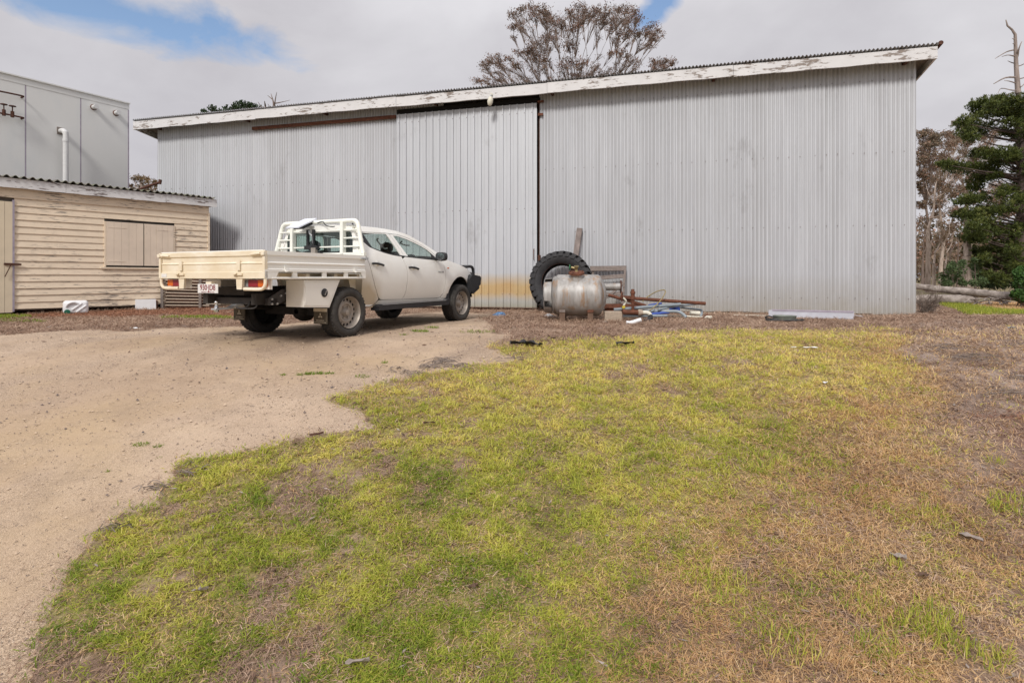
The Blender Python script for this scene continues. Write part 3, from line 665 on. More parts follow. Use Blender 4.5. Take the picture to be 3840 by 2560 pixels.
m = MB(); m.tube(spline([(s, 0, z), (s, -.10, z), (s + .0, -.20, z - .02), (s + .02, -.27, z - .12), (s + .02, -.28, z - .3), (s + .02, -.28, 2.6)], 5), .075, 16); m.tube([(s + .02, -.28, z - .28), (s + .02, -.28, z - .36)], .085, 16); m.build('drain_pipe', K['dull_pvc'], cold, 40)
MB().box((s, -.008, z), (.2, .02, .22)).build('pipe_flange', K['soffit'], cold)
for v0, v1, valve in ((347, 366, 0), (428, 446, 1)):
    s0, z0 = on_cold(-40, v0 - 6); s1, z1 = on_cold(80, v1)
    m = MB(); m.tube(spline([(s0, -.20, z0), (s1 - .1, -.20, z1), (s1, -.14, z1), (s1, .0, z1)], 5), .024, 8); m.build('rusty_pipe', K['darkrust'], cold, 50)
    if valve:
        for uu in (4, 36):
            sv, zv = on_cold(uu, 434); m = MB(); m.tube([(sv, -.2, z1 - .05), (sv, -.2, z1 + .10), (sv, -.2, z1 + .12)], .045, 8); m.tube([(sv, -.2, z1 + .1), (sv, -.2, z1 + .26)], .014, 6)
            m.lathe([(0, .0), (0, .085), (.02, .085), (.02, 0)], 12, Matrix.Translation((sv, -.2, z1 + .26)) @ Matrix.Rotation(R(-90), 4, 'Y')); m.build('valve', K['darkrust'], cold, 50)
# ================================================================ THE UTE  (x forward, y left, z up; origin on the ground under the rear axle)
UTE_L, UTE_A = (-3.111, 8.256, 0.0), 1.129
ute = thing('flatbed_ute', 'white dusty dual cab ute with steel tray parked facing the shed door', 'ute', UTE_L, UTE_A)
WB = 3.10; WR = .355
def interp(x, t): return float(np.interp(x, [a for a, b in t], [b for a, b in t]))
WZ = [(.30, .82), (.42, .845), (.55, .872), (.75, .893), (.93, .895), (1.05, .880), (1.15, .852), (1.22, .822), (1.35, .757), (1.55, .660), (1.62, .61)]
def wbody(x, z):
    w = interp(z, WZ)
    if x > 2.5: w *= 1 - .11 * ((x - 2.5) / 1.3) ** 2
    if x < .7: w *= 1 - .05 * ((.7 - x) / .4) ** 2
    d = math.hypot(x - WB, z - .36)
    if z > .3 and d < .75: w += .022 * max(0, 1 - abs(d - .52) / .2)      # flare round the front arch
    return w
def panel(name, poly, mat, parent, side=-1, grid=.07, inset=0., thick=.02, wf=wbody, smooth=35):
    bm = bmesh.new(); vs = [bm.verts.new((x, 0, z)) for x, z in poly]; bm.faces.new(vs)
    xs = [p[0] for p in poly]; zs = [p[1] for p in poly]
    for ax, lo, hi in ((0, min(xs), max(xs)), (2, min(zs), max(zs))):
        t = math.ceil(lo / grid) * grid
        while t < hi - 1e-4:
            no = (1, 0, 0) if ax == 0 else (0, 0, 1); co = (t, 0, 0) if ax == 0 else (0, 0, t)
            if t > lo + 1e-4: bmesh.ops.bisect_plane(bm, geom=bm.verts[:] + bm.edges[:] + bm.faces[:], dist=1e-5, plane_co=co, plane_no=no)
            t += grid
    for v in bm.verts: v.co.y = side * (wf(v.co.x, v.co.z) - inset)
    bmesh.ops.recalc_face_normals(bm, faces=bm.faces)
    if sum(f.normal.y for f in bm.faces) * side < 0: bmesh.ops.reverse_faces(bm, faces=bm.faces)
    if thick:
        back = bmesh.ops.duplicate(bm, geom=bm.verts[:] + bm.edges[:] + bm.faces[:]); 
        bv = [g for g in back['geom'] if isinstance(g, bmesh.types.BMVert)]; bf = [g for g in back['geom'] if isinstance(g, bmesh.types.BMFace)]
        for v in bv: v.co.y -= side * thick
        bmesh.ops.reverse_faces(bm, faces=bf)
        be = [e for e in bm.edges if e.is_boundary]; bmesh.ops.bridge_loops(bm, edges=be)
    me = bpy.data.meshes.new(name); bm.to_mesh(me); bm.free(); me.materials.append(mat)
    me.polygons.foreach_set('use_smooth', [True] * len(me.polygons)); me.set_sharp_from_angle(angle=R(smooth)); return link(name, me, parent)
def arc(cx, cz, r, a0, a1, n): return [(cx + r * math.cos(R(a0 + (a1 - a0) * i / n)), cz + r * math.sin(R(a0 + (a1 - a0) * i / n))) for i in range(n + 1)]
REAR_DOOR = [(.455, 1.135), (.50, .99), (.54, .851), (.60, .70), (.658, .594), (.70, .53), (.745, .500), (.80, .492), (1.29, .478), (1.335, .53), (1.372, .62), (1.395, .78), (1.398, .92), (1.365, 1.03), (1.322, 1.12), (1.302, 1.168), (1.2, 1.172), (1.03, 1.188), (.88, 1.212), (.73, 1.245), (.585, 1.288), (.50, 1.36), (.452, 1.425), (.424, 1.3)]
REAR_FRAME = [(.424, 1.508), (1.115, 1.538), (1.205, 1.532), (1.27, 1.42), (1.34, 1.28), (1.390, 1.17), (1.306, 1.17), (1.24, 1.32), (1.168, 1.466), (1.125, 1.522), (1.10, 1.526), (.47, 1.500), (.452, 1.428)]
FRONT_DOOR = [(1.302, .478), (2.36, .464), (2.42, .478), (2.49, .54), (2.535, .66), (2.562, .80), (2.560, .92), (2.525, 1.02), (2.475, 1.118), (2.40, 1.130), (1.95, 1.142), (1.5, 1.160), (1.402, 1.166), (1.335, 1.12), (1.376, 1.03), (1.410, .92), (1.407, .78), (1.384, .615), (1.347, .525)]
FRONT_FRAME = [(1.217, 1.531), (1.43, 1.534), (1.65, 1.500), (1.85, 1.448), (2.02, 1.392), (2.17, 1.330), (2.32, 1.235), (2.44, 1.138), (2.39, 1.136), (2.30, 1.205), (2.14, 1.315), (2.0, 1.372), (1.83, 1.425), (1.62, 1.478), (1.42, 1.512), (1.305, 1.510), (1.38, 1.367), (1.500, 1.166), (1.402, 1.17), (1.352, 1.28), (1.282, 1.42)]
CORNER = [(.34, .425), (.62, .425), (.70, .50), (.645, .594), (.588, .70), (.528, .851), (.488, .99), (.443, 1.135), (.412, 1.3), (.440, 1.43), (.412, 1.512), (.36, 1.512), (.34, 1.3)]
RAIL = [(.36, 1.516), (.424, 1.514), (1.115, 1.544), (1.43, 1.540), (1.65, 1.506), (1.85, 1.454), (2.02, 1.398), (2.17, 1.336), (2.32, 1.241), (2.47, 1.128), (2.54, 1.150), (2.60, 1.165), (2.50, 1.232), (2.38, 1.300), (2.22, 1.375), (2.06, 1.443), (1.90, 1.498), (1.76, 1.545), (1.60, 1.580), (1.45, 1.602), (1.25, 1.612), (1.11, 1.615), (.80, 1.610), (.55, 1.598), (.36, 1.580)]
FENDER = [(2.43, .455), (2.60, .455)] + arc(WB, .37, .475, 168, 28, 18) + [(3.58, .66), (3.66, .70), (3.68, .78), (3.64, .87), (3.55, .945), (3.42, 1.0), (3.20, 1.055), (2.98, 1.095), (2.75, 1.135), (2.61, 1.160), (2.54, 1.145), (2.488, 1.118), (2.537, 1.02), (2.573, .92), (2.575, .80), (2.547, .66), (2.502, .535)]
SILL = [(.50, .38), (.63, .42), (.72, .485), (.80, .484), (2.36, .456), (2.42, .47), (2.43, .45), (2.62, .45), (2.62, .38)]
RWIN = [(.47, 1.496), (1.10, 1.522), (1.125, 1.516), (1.165, 1.460), (1.236, 1.316), (1.300, 1.174), (1.2, 1.178), (1.03, 1.194), (.88, 1.218), (.73, 1.251), (.588, 1.294), (.505, 1.364), (.458, 1.425)]
FWIN = [(1.310, 1.506), (1.42, 1.508), (1.62, 1.474), (1.83, 1.421), (2.0, 1.368), (2.14, 1.311), (2.30, 1.201), (2.385, 1.138), (1.95, 1.148), (1.505, 1.166), (1.385, 1.367)]
body = thing('cab_body', None, None); body.parent = ute
for sd in (-1, 1):
    panel('cab_corner', CORNER, K['white'], body, sd); panel('roof_rail', RAIL, K['white'], body, sd)
    panel('fender', FENDER, K['white'], body, sd); panel('sill', SILL, K['white'], body, sd)
    for nm_, lo, fr, wn_, hx, hz in (('rear_door', REAR_DOOR, REAR_FRAME, RWIN, .66, 1.035), ('front_door', FRONT_DOOR, FRONT_FRAME, FWIN, 1.575, .99)):
        d = panel(nm_, lo, K['white'], ute, sd); panel('window_frame', fr, K['white'], d, sd, inset=.004)
        panel('window', wn_, K['glass'], d, sd, inset=.016, thick=0)
        y = sd * (wbody(hx, hz) + .028)
        m = MB(); m.tube(spline([(hx - .125, y - sd * .03, hz + .004), (hx - .10, y, hz + .006), (hx, y + sd * .004, hz), (hx + .10, y, hz - .016), (hx + .125, y - sd * .03, hz - .02)], 4), .0165, 8); m.build('door_handle', K['blackplastic'], d, 50)
        m = MB(); m.lathe([(0, .052), (.004, .045), (.006, .0)], 18, Matrix.Translation((hx - .01, y - sd * .027, hz + .006)) @ Matrix.Rotation(R(90 * sd), 4, 'Z')); m.build('handle_recess', K['white'], d, 50)
    q = panel('quarter_trim', [(.47, 1.494), (.565, 1.497), (.66, 1.285), (.588, 1.296), (.507, 1.364), (.46, 1.425)], K['blackplastic'], ute, sd, inset=.010, thick=0)
    panel('window_seal', [(.60, 1.286), (.735, 1.248), (.88, 1.215), (1.03, 1.191), (1.2, 1.175), (1.30, 1.171), (1.40, 1.169), (1.5, 1.163), (1.95, 1.145), (2.40, 1.133), (2.43, 1.150), (1.95, 1.160), (1.5, 1.179), (1.3, 1.188), (1.2, 1.191), (1.03, 1.206), (.88, 1.230), (.735, 1.262), (.61, 1.298)], K['blackplastic'], ute, sd, inset=-.001, thick=.01)
    panel('mirror_sail', [(2.20, 1.275), (2.385, 1.14), (2.20, 1.142)], K['blackplastic'], ute, sd, inset=.008, thick=0)
    mr = MB(); c = Vector((2.27, sd * 1.0, 1.195)); n = 14
    for i, (dx_, sc) in enumerate(((-.055, .86), (-.05, .97), (-.02, 1.), (.03, .95), (.065, .75), (.085, .35))):
        for k in range(n):
            a = 2 * math.pi * k / n; ca, sa = math.cos(a), math.sin(a)
            mr.v.append((c.x + dx_, c.y + sc * .105 * math.copysign(abs(ca) ** .6, ca), c.z + sc * .078 * math.copysign(abs(sa) ** .6, sa)))
    for i in range(5):
        for k in range(n): mr.f.append((i * n + k, i * n + (k + 1) % n, (i + 1) * n + (k + 1) % n, (i + 1) * n + k))
    mr.f += [tuple(range(n)), tuple(range(5 * n, 6 * n))]
    mo = mr.build('side_mirror', K['blackplastic'], ute, 50)
    MB().tube([(2.29, sd * .84, 1.155), (2.29, sd * .93, 1.16)], .03, 8).build('mirror_arm', K['blackplastic'], mo, 50)
    m = MB(); m.add([(c.x - .057, c.y + sd * .0 + .088 * math.cos(t_) , c.z + .062 * math.sin(t_)) for t_ in [2 * math.pi * k / 16 for k in range(16)]], [tuple(range(16))]); m.build('mirror_glass', K['chrome'], mo)
    # dark liner behind the doors and in the wheel arch
    panel('door_liner', [(.36, .44), (2.55, .44), (2.58, .9), (2.50, 1.13), (1.3, 1.155), (.60, 1.26), (.40, 1.48)], K['blackplastic'], body, sd, inset=.05, thick=0)
    m = MB(); a_ = arc(WB, .37, .49, 178, 8, 16)
    for (x, z) in a_: m.v += [(x, sd * .87, z), (x, sd * .45, z)]
    for i in range(16): m.f.append((2 * i, 2 * i + 1, 2 * i + 3, 2 * i + 2))
    m.add([(x, sd * .45, z) for x, z in a_], [tuple(range(17))]); m.build('arch_liner', K['blackplastic'], body, 0, False)
    # side step
    st = MB(); st.prism([(.60, .335), (.60, .40), (.66, .425), (2.50, .425), (2.60, .45), (2.62, .40), (2.58, .335)], 1, sd * .80, sd * .955); stp = st.build('side_step', K['blackplastic'], ute)
    MB().box((1.58, sd * .945, .42), (1.8, .03, .012)).build('step_edge', K['badge'], stp)
    MB().prism([(2.58, .38), (2.63, .60), (2.70, .58), (2.70, .36)], 1, sd * .80, sd * .885).build('arch_flap', K['blackplastic'], ute)
# roof skin, windscreen, bonnet, rear wall
def skin(name, edge, crown, mat, parent, ny=12, fwd=0.):
    m = MB(); n = len(edge)
    for (x, z) in edge:
        w = wbody(x, z)
        for j in range(ny + 1):
            q = -1 + 2 * j / ny; c = crown(x) if callable(crown) else crown; m.v.append((x + fwd * (1 - q * q), q * w * .995, z + c * (1 - abs(q) ** 2.4)))
    for i in range(n - 1):
        for j in range(ny): a = i * (ny + 1) + j; m.f.append((a, a + 1, a + ny + 2, a + ny + 1))
    return m.build(name, mat, parent, 40)
top = [(.36, 1.580), (.55, 1.598), (.80, 1.610), (1.11, 1.615), (1.25, 1.612), (1.45, 1.602), (1.60, 1.580), (1.72, 1.553)]
skin('roof', top, .05, K['white'], body, 14, .06)
skin('windscreen', [(1.72, 1.553), (1.90, 1.498), (2.06, 1.443), (2.22, 1.375), (2.38, 1.300), (2.50, 1.232), (2.60, 1.165)], .045, K['glass'], ute, 12, .10)
skin('bonnet', [(2.58, 1.163), (2.75, 1.135), (2.98, 1.097), (3.20, 1.057), (3.42, 1.002), (3.55, .947), (3.64, .87), (3.68, .78), (3.69, .60), (3.66, .45)], lambda x: .075 if x < 3.45 else .05, K['white'], body, 12, .10)
m = MB(); zt = 1.585
for a, b in (((-.84, .43), (.84, 1.20)), ((-.845, 1.20), (-.665, 1.40)), ((.665, 1.20), (.845, 1.40))): m.box((.365, (a[0] + b[0]) / 2, (a[1] + b[1]) / 2), (.02, b[0] - a[0] if b[0] > a[0] else a[0] - b[0], b[1] - a[1]))
m.prism([(-.66, 1.40), (-.74, 1.40), (-.64, 1.585), (-.3, 1.625), (.3, 1.625), (.64, 1.585), (.74, 1.40), (.66, 1.40), (.64, 1.5), (.60, 1.515), (-.60, 1.515), (-.64, 1.5)], 0, .355, .375)
m.build('rear_wall', K['white'], body, 30)
m = MB(); m.prism([(-.655, 1.205), (.655, 1.205), (.67, 1.40), (.635, 1.5), (.60, 1.513), (-.60, 1.513), (-.635, 1.5), (-.67, 1.40)], 0, .362, .366); m.build('rear_window', K['glass'], ute)
m = MB(); m.box((.368, 0, 1.208), (.012, 1.33, .03)); m.build('rear_window_seal', K['blackplastic'], ute)
# inside of the cab
cab = MB(); cab.box((1.4, 0, .60), (2.0, 1.6, .06)); cab.box((2.45, 0, 1.02), (.35, 1.5, .22)); cab.build('dash', K['seat'], body)
for sx, nm_ in ((.72, 'rear_seat'), (1.62, 'front_seat')):
    for sy in (-.37, .37):
        s_ = MB(); rot = Matrix.Rotation(R(-14), 3, 'Y'); s_.box((sx, sy, .98), (.13, .46, .56), rot); s_.box((sx + .25, sy, .76), (.48, .46, .14)); so_ = s_.build(nm_, K['seat'], ute)
        hr = MB(); hr.lathe([(-.10, .0), (-.10, .045), (-.04, .062), (.04, .062), (.10, .045), (.10, 0)], 12, Matrix.Translation((sx - .09, sy, 1.33)) @ Matrix.Rotation(R(90), 4, 'Z') @ Matrix.Scale(1.5, 4, (0, 0, 1))); hr.build('headrest', K['seat'], so_, 50)
m = MB(); m.tube([Vector((2.15, -.37, 1.07)) + Matrix.Rotation(R(-65), 3, 'Y') @ Vector((.18 * math.cos(t_), .18 * math.sin(t_), 0)) for t_ in [2 * math.pi * k / 24 for k in range(25)]], .015, 8); m.build('steering_wheel', K['blackplastic'], ute, 50)
m = MB(); m.tube([(1.98, 0, 1.47), (1.96, 0, 1.43)], .01, 6); m.box((1.96, 0, 1.40), (.03, .2, .06)); m.build('rear_view_mirror', K['blackplastic'], ute)
for a, b in (((1.62, -.62, 1.44), (1.86, -.60, 1.385)), ((.98, -.64, 1.45), (1.18, -.66, 1.30))): MB().tube(spline([a, (a[0] + .03, a[1] + .05, a[2] - .03), (b[0] - .03, b[1] + .05, b[2] + .0), b], 5), .012, 6).build('grab_handle', K['badge'], ute, 50)
# headlights, bull bar, badge
for sd in (-1, 1):
    MB().prism([(3.45, .86), (3.70, .84), (3.72, .92), (3.56, .95)], 1, sd * .60, sd * .80).build('headlight', K['chrome'], ute)
bb = MB(); bb.prism([(3.42, .52), (3.66, .50), (3.90, .60), (3.92, .83), (3.88, .86), (3.52, .885), (3.44, .86)], 1, -.86, .86); bbo = bb.build('bull_bar', K['blackplastic'], ute)
for sd in (-1, 1):
    MB().prism([(3.40, .53), (3.62, .60), (3.84, .68), (3.86, .82), (3.82, .855), (3.50, .885), (3.40, .80)], 1, sd * .86, sd * .925).build('wing', K['blackplastic'], bbo)
    MB().tube(spline([(3.56, sd * .70, 1.035), (3.80, sd * .70, 1.05), (3.90, sd * .70, 1.02), (3.93, sd * .70, .94), (3.93, sd * .70, .80)], 6), .03, 10).build('hoop', K['blackplastic'], bbo, 50)
MB().tube([(3.80, -.70, 1.05), (3.80, .70, 1.05)], .03, 10).build('top_tube', K['blackplastic'], bbo, 50)
def text(name, body_, size, mat, parent, M_, ext=.002, align='CENTER'):
    cu = bpy.data.curves.new(name, 'FONT'); cu.body = body_; cu.size = size; cu.extrude = ext; cu.align_x = align; cu.align_y = 'CENTER'; cu.materials.append(mat)
    tmp = bpy.data.objects.new(name, cu); col.objects.link(tmp); dg = bpy.context.evaluated_depsgraph_get(); me = bpy.data.meshes.new_from_object(tmp.evaluated_get(dg)); bpy.data.objects.remove(tmp); bpy.data.curves.remove(cu)
    me.name = name; o = link(name, me, parent); o.matrix_basis = M_; return o
def axes(x, y, z, o): return Matrix(((x[0], y[0], z[0], o[0]), (x[1], y[1], z[1], o[1]), (x[2], y[2], z[2], o[2]), (0, 0, 0, 1)))
REAR = lambda o: axes((0, -1, 0), (0, 0, 1), (-1, 0, 0), o); SIDE = lambda o: axes((1, 0, 0), (0, 0, 1), (0, -1, 0), o)
bd = text('badge_lettering', 'TRITON', .045, K['badge'], ute, SIDE((2.40, -(wbody(2.4, .93) + .003), .925)) @ Matrix.Diagonal((1.15, 1, 1, 1)), .001)
MB().tube([(1.20, 0, 1.66), (1.10, 0, 1.72)], .012, 8).build('roof_aerial', K['blackplastic'], ute, 50)
MB().box((2.66, -(wbody(2.66, 1.02) + .004), 1.0), (.05, .01, .022)).build('side_repeater', K['amber'], ute)
# ---------------------------------------------------------------- wheels
def tyre_mb():
    m = MB(); w = .128
    pr = [(-.10, .222), (-w, .245), (-w - .012, .285), (-w, .325), (-.105, .344), (-.075, .348), (.075, .348), (.105, .344), (w, .325), (w + .012, .285), (w, .245), (.10, .222)]
    m.lathe(pr, 56)
    for k in range(44):                             # shoulder and centre tread blocks
        a = 2 * math.pi * k / 44
        for s_, dx_, r_ in ((-1, .088, .343), (1, .088, .343), (0, .0, .349)):
            rot = Matrix.Rotation(a + (.07 if s_ == 0 else 0), 3, 'X'); m.box(rot @ Vector((s_ * dx_, 0, r_)), (.055 if s_ else .06, .030, .016), rot @ Matrix.Rotation(R(12 * (1 if k % 2 else -1)), 3, 'Z'))
    return m
def rim_mb(n=64):                                  # outer side at +x
    m = MB(); pr = [(.115, .226), (.125, .222), (.108, .212), (.085, .208), (.045, .198), (.040, .194), (.048, .160), (.050, .150), (.062, .138), (.062, .120), (.040, .105), (.036, .070)]
    m.lathe(pr, n, None, lambda i, k: i == 5 and k % 4 in (1, 2)); return m
def hub_mb():
    m = MB(); m.lathe([(.036, .07), (.050, .066), (.070, .045), (.085, .040), (.090, .0)], 24)
    for k in range(6):
        a = 2 * math.pi * k / 6; m.tube([(.036, .087 * math.cos(a), .087 * math.sin(a)), (.058, .087 * math.cos(a), .087 * math.sin(a))], .012, 6)
    return m
w0 = None
for (x, y, sd) in ((0, -.80, -1), (0, .80, 1), (WB, -.80, -1), (WB, .80, 1)):
    w = thing('wheel', None, None); w.parent = ute; w.location = (x, y, WR - .012); w.rotation_euler = (0, 0, R(-90 if sd < 0 else 90))
    if w0 is None:
        w0 = [tyre_mb().build('tyre', K['tyre'], w, 35), rim_mb().build('rim', K['rim'], w, 40), hub_mb().build('hub', K['rim'], w, 40)]
        m = MB(); m.lathe([(-.09, .215), (.02, .205), (.018, .0)], 32); w0.append(m.build('brake_drum', K['rimdark'], w, 40))
    else:
        for o in w0: again(o, w)
# ---------------------------------------------------------------- chassis and underside
ch = MB()
for sd in (-1, 1): ch.box((1.1, sd * .45, .56), (4.6, .09, .14))
ch.box((.0, 0, .345), (.12, 1.35, .12)); ch.box((WB, 0, .36), (.10, 1.3, .10)); ch.box((-.9, 0, .56), (.08, .9, .1))
cho = ch.build('chassis', K['chassis'], ute)
df = MB(); df.lathe([(-.16, .04), (-.13, .11), (-.04, .15), (.06, .15), (.13, .10), (.22, .05)], 16, Matrix.Translation((.02, -.05, .34))); df.build('differential', K['chassis'], ute, 50)
MB().tube([(.1, -.05, .38), (1.6, 0, .47)], .04, 10).build('drive_shaft', K['chassis'], ute, 50)
MB().box((-.25, .0, .66), (1.9, .55, .10)).build('spare_carrier', K['chassis'], ute)
for sd in (-1, 1):
    MB().tube(spline([(-.62, sd * .55, .50), (-.3, sd * .55, .40), (0, sd * .55, .38), (.4, sd * .55, .42), (.66, sd * .55, .50)], 4), .03, 8).build('leaf_spring', K['chassis'], ute, 50)
    MB().prism([(.34, .42), (.50, .42), (.36, .80), (.20, .80)], 1, sd * .62, sd * .72).build('guard_stay', K['dusty'], ute)
# ---------------------------------------------------------------- tray
TX0, TX1, TW, TZ0, TZ1 = -1.48, .284, .97, .818, 1.147
tray = ute
MB().box(((TX0 + TX1) / 2, 0, .900), (TX1 - TX0 - .04, TW * 2 - .06, .03)).build('tray_deck', K['galvpipe'], tray)
for x in (-1.25, -.75, -.25, .2): MB().box((x, 0, .845), (.06, TW * 2 - .14, .07)).build('cross_member', K['dusty'], tray)
for sd in (-1, 1):
    # board: top roll, upper recess, mid rib, lower flat
    pr = [(TW, 1.147), (TW, 1.098), (TW - .012, 1.088), (TW - .014, 1.022), (TW - .002, 1.012), (TW, 1.004), (TW - .009, .990), (TW - .010, .940), (TW, .932), (TW, .928), (TW - .04, .928), (TW - .04, 1.147)]
    m = MB(); m.prism([(sd * y, z) for y, z in pr], 0, TX0 + .03, TX1 - .012); sb = m.build('side_board', K['traywhite'], tray)
    for x in (-1.18, .05):
        m = MB(); m.box((x, sd * (TW + .006), .945), (.05, .014, .05)); m.box((x + .03, sd * (TW + .018), .915), (.11, .02, .022)); m.tube([(x - .02, sd * (TW + .02), .915), (x - .02, sd * (TW + .03), .905), (x + .01, sd * (TW + .03), .905)], .008, 6); m.build('latch', K['traywhite'], sb)
    m = MB(); m.box((TX1 - .05, sd * (TW + .012), 1.10), (.12, .022, .022)); m.box((TX1, sd * (TW + .014), 1.10), (.04, .03, .035)); m.build('corner_latch', K['galvpipe'], sb)
    # side frame under the board: coaming, gussets, open slots, tube
    fr = MB(); fr.box(((TX0 + TX1) / 2, sd * (TW - .014), .9145), (TX1 - TX0, .028, .025)); fr.build('coaming', K['traywhite'], tray)
    MB().prism([(TX0, .902), (TX0 + .20, .902), (TX0 + .15, .818), (TX0, .818)], 1, sd * (TW - .026), sd * (TW - .002)).build('corner_gusset', K['traywhite'], tray)
    MB().prism([(TX1, .902), (TX1 - .10, .902), (TX1 - .07, .818), (TX1, .818)], 1, sd * (TW - .026), sd * (TW - .002)).build('corner_gusset', K['traywhite'], tray)
    for x in (-1.03, -.53, -.12): MB().box((x, sd * (TW - .014), .866), (.075, .020, .072)).build('gusset', K['traywhite'], tray)
    MB().tube([(TX0 + .1, sd * (TW - .012), .825), (TX1 - .02, sd * (TW - .012), .825)], .015, 8).build('rope_rail', K['traywhite'], tray, 50)
    MB().box((-.6, sd * (TW - .30), .86), (1.7, .02, .09)).build('inner_rail', K['dusty'], tray)
pr = [(TX0, 1.147), (TX0, 1.092), (TX0 + .016, 1.080), (TX0 + .018, 1.018), (TX0 + .004, 1.008), (TX0, 1.0), (TX0 + .010, .990), (TX0 + .012, .900), (TX0 + .002, .892), (TX0 + .04, .892), (TX0 + .04, 1.147)]
m = MB(); m.prism([(x, z) for x, z in pr], 1, -TW + .045, TW - .045)
tg = m.build('tailgate', K['dusty'], tray)
for sd in (-1, 1):
    MB().box((TX0 + .016, sd * (TW - .021), .985), (.042, .038, .325)).build('corner_post', K['dusty'], tray)
    m = MB(); m.tube([(TX0 - .012, sd * (TW - .22), 1.105), (TX0 - .018, sd * (TW - .06), 1.115)], .014, 8); m.box((TX0 - .01, sd * (TW - .02), 1.115), (.03, .05, .04)); m.build('tailgate_latch', K['dusty'], tg)
    m = MB(); m.box((TX0 - .012, sd * .53, .870), (.022, .15, .022)); m.tube([(TX0 - .02, sd * .53 + .06, .865), (TX0 - .035, sd * .53 + .02, .872), (TX0 - .03, sd * .53, .885)], .009, 6); m.build('drop_latch', K['dusty'], tg)
for y in (-.53, .53): MB().box((TX0 - .004, y, .98), (.012, .055, .12)).build('hinge_strap', K['dusty'], tg)
m = MB(); m.box((TX0 + .02, 0, .856), (.045, TW * 2 - .03, .070)); m.build('rear_beam', K['dusty'], tray)
MB().box((TX0 - .005, .86, .858), (.004, .10, .042)).build('compliance_plate', K['plate'], tray)
tp = MB(); tp.box((TX0 + .02, 0, 1.153), (.03, TW * 2 - .08, .012)); tp.build('tailgate_trim', K['traywhite'], tray)
for sd in (-1, 1):
    y0 = sd * .53
    MB().prism([(y0 - .055, .820), (y0 + .055, .820), (y0 + .042, .690), (y0 - .042, .690)], 0, TX0 + .005, TX0 + .035).build('lamp_bracket', K['dusty'], tray)
    MB().tube(spline([(TX0 + .02, sd * (TW - .02), .83), (TX0 + .02, sd * (TW - .02), .76), (TX0 + .02, sd * (TW - .045), .715), (TX0 + .02, sd * (TW - .11), .695), (TX0 + .02, sd * .60, .695)], 6), .020, 10).build('lamp_guard', K['dusty'], tray, 50)
    bp_ = MB(); bp_.box((TX0 + .115, sd * .72, .757), (.012, .46, .13)); bp_.build('lamp_plate', K['traywhite'], tray)
    lp = thing('tail_lamp', None, None); lp.parent = ute
    MB().box((TX0 + .085, sd * .70, .762), (.05, .16, .082)).build('red_lens', K['red'], lp); MB().box((TX0 + .085, sd * .835, .762), (.05, .105, .080)).build('amber_lens', K['amber'], lp)
    if sd < 0: MB().box((TX0 + .085, sd * .585, .762), (.046, .06, .080)).build('clear_lens', K['badge'], lp)
# number plate
pl = MB(); pl.box((TX0 - .01, .005, .697), (.006, .368, .112)); plo = pl.build('number_plate', K['plate'], ute)
text('plate_lettering', '930\u00b7JD8', .098, K['maroon'], plo, REAR((TX0 - .0145, .005, .706)) @ Matrix.Diagonal((.88, 1, 1, 1)))
text('plate_slogan', 'QUEENSLAND - SUNSHINE STATE', .016, K['maroon'], plo, REAR((TX0 - .0145, .005, .652)), .0005)
MB().box((TX0 + .02, 0, .765), (.05, .10, .03)).build('plate_lamp', K['dusty'], ute)
# tow bar
tb = MB(); tb.box((-1.02, 0, .528), (.10, 1.20, .085)); tbo = tb.build('tow_bar', K['beam'], ute)
for sd in (-1, 1):
    MB().prism([(-1.10, .485), (-.96, .485), (-.72, .60), (-.72, .68), (-.90, .68), (-1.10, .575)], 1, sd * .585, sd * .60).build('side_plate', K['beam'], tbo)
    bl = MB()
    for (x, z) in ((-1.06, .50), (-.98, .50), (-1.06, .56), (-.92, .60), (-.84, .63), (-.78, .66)): bl.lathe([(0, .016), (.016, .014), (.016, 0)], 6, Matrix.Translation((x, sd * .60, z)) @ Matrix.Rotation(R(90 * sd), 4, 'Z'))
    tag(bl.build('bolts', K['galvpipe'], tbo), kind='stuff')
MB().box((-1.073, -.30, .535), (.004, .085, .04)).build('rating_plate', K['badge'], tbo)
m = MB(); m.prism([(-1.06, .49), (-1.16, .49), (-1.25, .452), (-1.46, .452), (-1.46, .432), (-1.24, .432), (-1.14, .46), (-1.06, .46)], 1, -.10, -.01); m.build('tongue', K['galvpipe'], tbo)
m = MB(); mm = Matrix.Translation((-1.42, -.055, .452)) @ Matrix.Rotation(R(-90), 4, 'Y'); m.lathe([(0, .028), (.03, .018), (.045, .020)] + [(.07 + .025 * math.sin(t_), .025 * math.cos(t_)) for t_ in np.linspace(-.9, 1.55, 9)], 16, mm); m.lathe([(0, .03), (-.045, .03), (-.045, 0)], 6, mm); m.build('tow_ball', K['chrome'], tbo, 40)
m = MB(); m.tube(spline([(-1.05, -.22, .54), (-1.12, -.25, .47), (-1.20, -.24, .45), (-1.22, -.16, .452)], 5), .010, 6); m.tube(spline([(-1.05, -.36, .58), (-1.10, -.37, .46), (-1.16, -.30, .44), (-1.25, -.2, .45)], 5), .008, 6); m.build('safety_chain', K['beam'], tbo)
